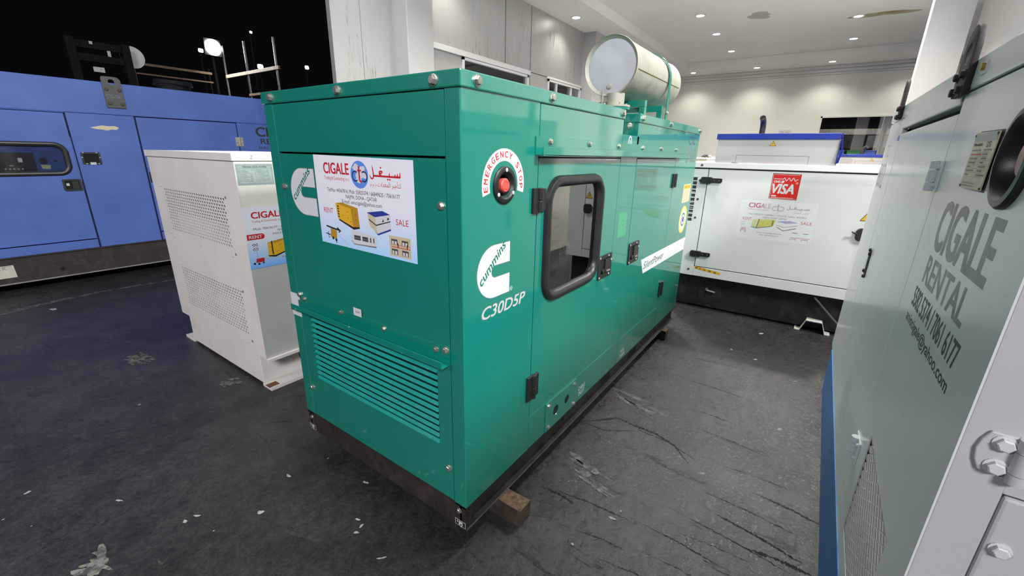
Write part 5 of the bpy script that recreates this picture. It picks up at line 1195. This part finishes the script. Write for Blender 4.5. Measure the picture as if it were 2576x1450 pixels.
t = thing('steel_cabinet', (5.4, 0.75, 0.0), 'low white steel cabinet with a slot beyond the green generator', 'cabinet')
b = MB(); b.box(5.0, 5.9, 0.34, 1.3, 0.0, 1.30, WHITEP); b.box(5.0, 5.9, 0.31, 1.3, 1.338, 1.356, WHITEP); b.box(5.01, 5.9, 0.33, 0.43, 1.30, 1.338, WHITEP); b.build('cabinet_body', t)
b = MB(); b.box(5.02, 5.88, 0.43, 1.28, 1.30, 1.337, BEIGEP); b.build('slot_lining', t)
t = thing('strap_bundle', (5.2, 0.45, 1.356), 'crumpled black strap with a white tie on the low white cabinet', 'strap')
b = MB(); b.tube([(5.06+0.03*math.sin(i), 0.50-0.012*i, 1.366+0.008*(i % 3)) for i in range(8)], [0.006, 0.012, 0.014, 0.013, 0.012, 0.011, 0.009, 0.006], BLACKP, 8); b.build('black_strap', t)
b = MB(); b.tube([(5.05, 0.42, 1.37), (5.05, 0.40, 1.385), (5.05, 0.37, 1.36), (5.05, 0.345, 1.372)], 0.004, WHITED, 6); b.build('white_tie', t)

# shelf with crates by the back wall
t = thing('work_table', (12.05, -1.4, 0.0), 'grey steel table under the back window holding three crates', 'table')
b = MB(); b.box(11.75, 12.4, -2.1, -0.7, 1.32, 1.36, DGREY); b.build('table_top', t)
for x in (11.8, 12.33):
    for y in (-2.05, -0.78): b = MB(); b.box(x, x+0.04, y, y+0.04, 0, 1.32, DGREY); b.build('leg', t)
def crate(y0, y1, m, label):
    t = thing('plastic_crate', (12.1, (y0+y1)/2, 1.36), label, 'crate', None)
    b = MB(); x0, x1, z0, z1 = 11.95, 12.3, 1.36, 1.585; w = 0.012
    b.box(x0, x1, y0, y1, z0, z0+w, m); b.box(x0, x0+w, y0, y1, z0, z1, m); b.box(x1-w, x1, y0, y1, z0, z1, m); b.box(x0, x1, y0, y0+w, z0, z1, m); b.box(x0, x1, y1-w, y1, z0, z1, m)
    b.box(x0-0.01, x1+0.01, y0-0.004, y0+w, z1-0.02, z1, m); b.box(x0-0.01, x1+0.01, y1-w, y1+0.004, z1-0.02, z1, m); b.box(x0-0.01, x0+w, y0, y1, z1-0.02, z1, m); b.box(x1-w, x1+0.01, y0, y1, z1-0.02, z1, m)
    b.build('crate_body', t)
crate(-1.095, -0.86, BPLASTIC, 'blue plastic crate left of the green one under the back window')
crate(-1.38, -1.12, GPLASTIC, 'green plastic crate between two blue ones under the back window')
crate(-1.66, -1.44, BPLASTIC, 'blue plastic crate right of the green one under the back window')

# ================================================================== pale grey generator close on the right
GY = -1.04
def gray_generator():
    g = thing('generator', (1.1, -1.5, 0.0), 'pale grey generator on a blue skid close at the right edge', 'generator')
    L0, E0 = LEFTF(GY), END(-0.02); xa, xb, y1, zb = -0.02, 2.32, -2.1, 0.246
    b = MB(); b.box(xa+0.031, xb-0.03, y1+0.02, GY-0.03, zb, 1.5, DARKHOLE); b.build('canopy_core', g)
    b = MB(); b.box(xa+0.031, xb, y1, y1+0.015, zb, 1.52, GRAYP); b.box(xb-0.02, xb-0.001, y1+0.016, GY-0.021, zb, 1.52, GRAYP); b.build('side_panel', g)
    def panel(x0, x1, z0, z1, nm, m=GRAYP, holes=(), bev=0.004, d0=-0.02):
        p = MB(); p.rplate(L0, -x1, -x0, z0, z1, m, d0, 0.0, holes); return p.build(nm, g, bevel=bev)
    gr = [(-0.525, 0.31), (-0.12, 0.31), (-0.12, 0.612), (-0.535, 0.625)]
    np_ = panel(xa, 0.703, zb, 1.518, 'side_panel', holes=[gr, circ(-0.168, 1.366, 0.062, 40)], bev=0, d0=-0.003)
    dr = panel(0.7065, 1.775, zb, 1.476, 'door')
    fp = panel(1.779, xb, zb, 1.545, 'side_panel')
    b = MB(); b.plate(L0, [(-xb-0.01, 1.551), (-1.79, 1.551), (-1.79, 1.497), (-0.72, 1.497), (-0.72, 1.524), (-xa, 1.524), (-xa+0.0, 1.585), (-xb-0.01, 1.612)], GRAYP, -1.06, 0.003); b.build('roof', g, bevel=0.006)
    # end with its big hinge
    b = MB(); b.box(xa, xa+0.03, -1.104, GY-0.0032, zb, 1.518, GRAYSHADED); b.box(xa, xa+0.03, y1, -1.104, 0.879, 1.518, GRAYSHADED); ep = b.build('end_panel', g, bevel=0.001)
    b = MB(); b.box(xa+0.002, xa+0.03, y1, -1.1085, zb, 0.873, GRAYSHADED); ed = b.build('end_door', g, bevel=0.005)
    b = MB(); pts = [(1.098, 0.978), (1.068, 0.978), (1.061, 0.962), (1.058, 0.945), (1.061, 0.926), (1.068, 0.910), (1.098, 0.910)]
    b.plate(E0, pts[::-1], GRAYSHADED, 0.0, 0.006); hg = b.build('hinge', g, bevel=0.002)
    b = MB()
    for z0, z1 in ((0.906, 0.922), (0.923, 0.957), (0.958, 0.978)): b.cyl((xa-0.009, -1.107, z0), (xa-0.009, -1.107, z1), 0.0115, GRAYSHADED, seg=24)
    b.plate(E0, [(1.112, 0.91), (1.16, 0.91), (1.16, 0.978), (1.112, 0.978)], GRAYSHADED, 0.0, 0.006); b.build('hinge_barrel', hg, smooth=True)
    GB = mat('painted_bolt', (0.52, 0.53, 0.54), 0.45, dirt=(0.35, 0.24, 0.12), dscale=60, dlo=0.64, dhi=0.75)
    bolt(hg, E0(1.084, 0.963, 0.006), NX, 0.0105, GB); bolt(hg, E0(1.084, 0.923, 0.006), NX, 0.0105, GB); bolt(ed, E0(1.127, 0.781, -0.002), NX, 0.0105, GB); bolt(ed, E0(1.127, 0.55, -0.002), NX, 0.0105, GB)
    # expanded metal grille
    b = MB(); b.rect(L0, -0.53, -0.115, 0.305, 0.62, RADIATOR, -0.029)
    n = 22
    for j in range(n+1):
        z = 0.312+0.0138*j; pts = []
        for i in range(37):
            x = 0.53-0.0114*i
            zz = z+(0.0052 if ((i+2*(j % 2)) % 4) in (0,) else (-0.0052 if ((i+2*(j % 2)) % 4) == 2 else 0.0))
            pts.append((-x, zz))
        P = []
        for (u, v) in pts: P += [L0(u, v-0.0011, -0.005), L0(u, v+0.0011, -0.001), L0(u, v-0.0003, -0.007)]
        F = []
        for i in range(len(pts)-1): F += [(3*i, 3*i+3, 3*i+4, 3*i+1), (3*i+2, 3*i+5, 3*i+3, 3*i)]
        b.add(P, F, mat('chipped_white_wire', (0.78, 0.78, 0.77), 0.5, dirt=(0.25, 0.14, 0.05), dscale=20, dlo=0.64, dhi=0.72))
    b.build('grille', np_)
    # lettering
    b = MB()
    b.text(L0, 'CIGALE', -0.547, 1.158, 0.114, STENCILSHEEN, 0.0006, width=0.435, bold=0.055); b.text(L0, 'RENTAL', -0.537, 1.075, 0.067, STENCILSHEEN, 0.0006, width=0.385, bold=0.05)
    b.text(L0, '5582 5374 / 7061 6177', -0.571, 1.007, 0.049, STENCIL, 0.0006, width=0.46, bold=0.035); b.text(L0, 'aniscigale@yahoo.com', -0.580, 0.964, 0.026, STENCIL, 0.0006, width=0.472, bold=0.045)
    b.build('stencil_lettering', np_)
    b = MB(); b.text(L0, 'CTC', -2.22, 1.375, 0.062, STENCILSHEEN, 0.0006, width=0.16); b.text(L0, '802', -2.27, 1.225, 0.122, STENCILSHEEN, 0.0006, width=0.27); b.build('fleet_number', fp)
    b = MB(); b.rect(L0, -1.86, -1.80, 1.448, 1.47, SKIDBLUEE, 0.0006); b.build('blue_sticker', fp)
    # rating plate
    b = MB(); b.flat(L0, [(-0.446, 1.306), (-0.284, 1.304), (-0.283, 1.4165), (-0.441, 1.419)], DGREY, 0.001); b.plate(L0, [(-0.444, 1.3075), (-0.288, 1.307), (-0.286, 1.414), (-0.440, 1.4165)], PLATEY, 0.004, 0.006)
    b.rect(L0, -0.438, -0.290, 1.398, 1.4135, mat('plate_header', (0.33, 0.33, 0.34), 0.5), 0.0064)
    b.text(L0, 'Mitsubishi', -0.428, 1.3895, 0.006, BLACKPR, 0.0068, width=0.06, bold=0.03); b.text(L0, 'DG', -0.34, 1.387, 0.010, BLACKPR, 0.0068, width=0.026)
    for i, (w0, w1) in enumerate(((0.06, 0.05), (0.07, 0.03), (0.05, 0.03), (0.045, 0.02), (0.02, 0.045), (0.05, 0.03), (0.022, 0.055))):
        z = 1.380-0.0078*i; b.rect(L0, -0.43, -0.43+w0, z, z+0.003, REDP if i == 1 else GREYLINE, 0.0066); b.rect(L0, -0.35, -0.35+w1, z, z+0.003, GREYLINE, 0.0066); b.rect(L0, -0.39, -0.31, z-0.0025, z-0.0021, GREYLINE, 0.0066)
    b.text(L0, 'Made under licence', -0.43, 1.317, 0.004, GREYLINE, 0.0066, width=0.09); b.rect(L0, -0.43, -0.34, 1.312, 1.314, GREYLINE, 0.0066)
    for u, v in ((-0.436, 1.41), (-0.291, 1.41), (-0.439, 1.312), (-0.292, 1.311)): b.cyl(L0(u, v, 0.006), L0(u, v, 0.0075), 0.0025, DGREY, seg=8)
    b.build('rating_plate', np_)
    # emergency stop cup
    b = MB(); b.lathe(L0(-0.168, 1.366), PY, [(0.082, 0.0), (0.082, 0.006), (0.078, 0.010), (0.068, 0.011), (0.062, 0.005), (0.056, -0.012), (0.05, -0.035), (0.0001, -0.036)], RUBBER, 56); es = b.build('emergency_stop', g, smooth=True)
    b = MB(); b.lathe(L0(-0.158, 1.366), PY, [(0.018, -0.036), (0.018, -0.018), (0.028, -0.017), (0.031, -0.008), (0.028, -0.003), (0.0001, -0.001)], PINKPL, 40)
    b.build('push_button', es, smooth=True)
    # hinges of the side door
    WH = mat('white_hinge', (0.6, 0.62, 0.66), 0.4)
    def hinge(x, zc, h):
        q = MB(); q.rplate(L0, -x+0.008, -x+0.045, zc-h/2, zc+h/2, WH, 0.0, 0.004); q.rplate(L0, -x-0.045, -x-0.008, zc-h/2, zc+h/2, WH, 0.0, 0.004)
        for a, c in ((zc-h/2, zc-h*0.22), (zc-h*0.2, zc+h*0.2), (zc+h*0.22, zc+h/2)): q.cyl(L0(-x, a, 0.009), L0(-x, c, 0.009), 0.0125, WH, seg=18)
        hh = q.build('hinge', g, bevel=0.001)
        for zz in (zc-h*0.3, zc+h*0.3): bolt(hh, L0(-x+0.027, zz, 0.004), PY, 0.006, WH)
    hinge(0.735, 1.322, 0.078); hinge(0.665, 0.50, 0.075)
    b = MB(); b.rplate(L0, -1.70, -1.64, 0.835, 0.965, RUSTBLACK, 0.0, 0.003); b.rplate(L0, -1.69, -1.65, 0.855, 0.945, DARKHOLE, 0.003, 0.0035); hh = b.build('door_handle', g)
    RB = mat('dark_rust_bolt', (0.03, 0.02, 0.018), 0.6)
    for u, v in ((-1.66, 0.963), (-1.645, 0.948), (-1.695, 0.858), (-1.66, 0.838)): bolt(hh, L0(u, v, 0.003), PY, 0.008, RB)
    # lifting lugs
    for xc, w, z0, z1 in ((1.925, 0.075, 1.545, 1.715), (0.715, 0.115, 1.515, 1.675)):
        b = MB(); r = w/2
        out = [(-xc-r, z0), (-xc+r, z0), (-xc+r, z1-r)]+[(-xc+r*math.cos(t), z1-r+r*math.sin(t)) for t in [PI*i/26 for i in range(1, 26)]]+[(-xc-r, z1-r)]
        b.plate(L0, out, RUSTBLACK, 0.004, 0.016, [circ(-xc, z1-r*1.1, r*0.42, 28)]); lg = b.build('lifting_lug', g, bevel=0.0015, smooth=True)
        for du in (-0.55, 0.55):
            for dz in (0.012, 0.048): bolt(lg, L0(-xc+du*r, z0+dz, 0.016), PY, 0.010, RB)
    b = MB(); b.cyl(L0(-0.563, 1.56, 0.0), L0(-0.563, 1.56, 0.012), 0.008, mat('brass_lock', (0.45, 0.3, 0.06), 0.4, metal=0.6), seg=14); b.rplate(L0, -0.585, -0.55, 1.545, 1.572, GRAYP, 0.003, 0.006); b.build('roof_lock', g)
    b = MB(); b.flat(L0, [(-1.53, 0.352), (-0.63, 0.361), (-0.63, 0.365), (-1.53, 0.356)], WHITED, 0.0006); b.build('paint_scratch', np_)
    # blue skid with raked end
    b = MB(); P = LEFTF(GY)
    b.plate(P, [(-2.14, 0.0), (0.02, 0.0), (0.02, 0.238), (-2.215, 0.238), (-2.20, 0.11)], SKIDBLUE, -0.06, 0.002); b.plate(P, [(-2.14, 0.0), (0.02, 0.0), (0.02, 0.238), (-2.215, 0.238), (-2.20, 0.11)], SKIDBLUE, -1.06, -1.0)
    b.box(-0.015, 2.2, -2.0, -1.1, 0.1, 0.238, BLACKSTEEL)
    b.plate(P, [(-2.215, 0.238), (0.02, 0.238), (0.02, 0.246), (-2.215, 0.246)], SKIDBLUEE, -1.06, 0.002); b.build('skid', g)
gray_generator()

# ================================================================== the dark yard
t = thing('floodlight', (4.37, 12.0, 0.0), 'bright white floodlight glaring over the dark yard', 'floodlight')
b = MB(); b.box(4.19, 4.55, 11.95, 12.10, 3.49, 3.86, YARDDARK); b.build('lamp_housing', t)
b = MB(); b.plate(SIDE(11.95), circ(4.37, 3.675, 0.175, 32), FLOODE, 0.0, 0.02); b.build('lens', t)
b = MB(); b.cyl((4.37, 12.05, 0), (4.37, 12.05, 3.55), 0.03, YARDDARK, seg=12); b.build('pole', t)
l = bpy.data.lights.new('floodlight_lamp', 'SPOT'); l.energy = 900; l.spot_size = math.radians(150); l.spot_blend = 0.6; l.shadow_soft_size = 0.12; l.color = (1, 0.96, 0.9)
o = bpy.data.objects.new('lamp', l); COL.objects.link(o); o.parent = t; o.location = (0, -0.08, 3.67); o.rotation_euler = (math.radians(55), 0, math.radians(180))
def yard_lamp(x, y, z, s, label, name='yard_lamp'):
    t = thing(name, (x, y, 0.0), label, 'lamp')
    b = MB(); b.box(x-s*1.2, x+s*1.2, y, y+0.06, z-s, z+s, YARDDARK); b.cyl((x, y+0.05, 0), (x, y+0.05, z), 0.02, YARDDARK, seg=8); b.build('lamp_housing', t)
    b = MB(); b.plate(SIDE(y), rrect(x-s, x+s, z-s*0.8, z+s*0.8, s*0.5, 4), YARDE, 0.0, 0.004); b.build('lens', t)
yard_lamp(4.111, 12.0, 3.567, 0.05, 'small lamp just left of the glaring floodlight')
yard_lamp(5.468, 12.0, 3.424, 0.07, 'small lamp at the end of the pale rack beam')
yard_lamp(6.789, 12.0, 3.607, 0.055, 'small lamp near the cladding wall, rightmost in the yard')
yard_lamp(5.35, 12.0, 4.21, 0.03, 'tiny lamp high between two rack posts')
t = thing('scaffold_rack', (4.6, 10.8, 0.0), 'tall scaffold rack of posts and pale beams in the yard', 'rack')
for y, zt in ((12.0, 3.76), (10.87, 3.73), (9.53, 3.66)):
    b = MB(); b.cyl((4.6, y, 0), (4.6, y, zt), 0.026, RACKPOLE if y < 12.5 else YARDDARK, seg=12); b.build('post', t)
b = MB(); b.box(4.56, 4.60, 9.4, 11.97, 3.02, 3.09, RACKBEAM); b.build('beam', t)
b = MB(); b.box(2.75, 4.25, 11.95, 12.0, 3.05, 3.10, RACKBEAM); b.box(2.75, 4.25, 11.95, 12.0, 2.86, 2.89, RACKBEAM); b.build('beam', t)
b = MB(); b.box(4.56, 4.6, 9.5, 10.9, 2.55, 2.6, RACKBEAM); b.build('beam', t)
for x in (2.75, 4.22): b = MB(); b.cyl((x, 12.05, 0), (x, 12.05, 3.2), 0.025, YARDDARK, seg=10); b.build('post', t)
t = thing('lift_mast', (1.4, 8.6, 0.0), 'dark steel lift mast rising behind the blue generator', 'mast')
for x in (1.02, 1.66): b = MB(); b.box(x, x+0.10, 8.55, 8.7, 0, 2.86, YARDDARK); b.build('upright', t)
for z in (1.0, 2.0, 2.56, 2.74): b = MB(); b.box(1.05, 1.72, 8.6, 8.66, z, z+0.10, YARDDARK); b.build('cross_bar', t)
b = MB(); S = SIDE(8.6); b.rect(S, 1.27, 1.40, 2.42, 2.49, PALE, 0.006); b.rect(S, 1.48, 1.52, 2.66, 2.74, PALE, 0.006); b.rect(S, 1.29, 1.33, 2.80, 2.84, PALE, 0.006); b.build('plate_label', t)
t = thing('round_dish', (1.86, 8.9, 0.0), 'pale half seen round dish beside the dark lift mast', 'dish')
b = MB(); b.lathe((1.86, 8.9, 2.74), NY, [(0.0001, 0.0), (0.10, 0.01), (0.16, 0.03), (0.165, 0.03), (0.1, 0.0)], mat('pale_dish', (0.5, 0.5, 0.5), 0.5), 32); b.build('dish', t, smooth=True)
b = MB(); b.cyl((1.86, 8.94, 0), (1.86, 8.94, 2.74), 0.02, YARDDARK, seg=10); b.build('pole', t)
t = thing('cable_coil', (1.36, 5.9, 1.952), 'coil of black cable lying on top of the blue generator', 'cable')
b = MB(); rr = random.Random(4)
for k in range(9):
    R = 0.13+0.05*rr.random(); pts = []
    for i in range(33):
        a = 2*PI*i/32; pts.append((1.36+R*1.1*math.cos(a), 5.9+R*math.sin(a), 1.972+0.016*k+0.006*math.sin(2*a+k)))
    b.tube(pts, 0.009, BLACKP, 6)
b.build('cable_loops', t, smooth=True)
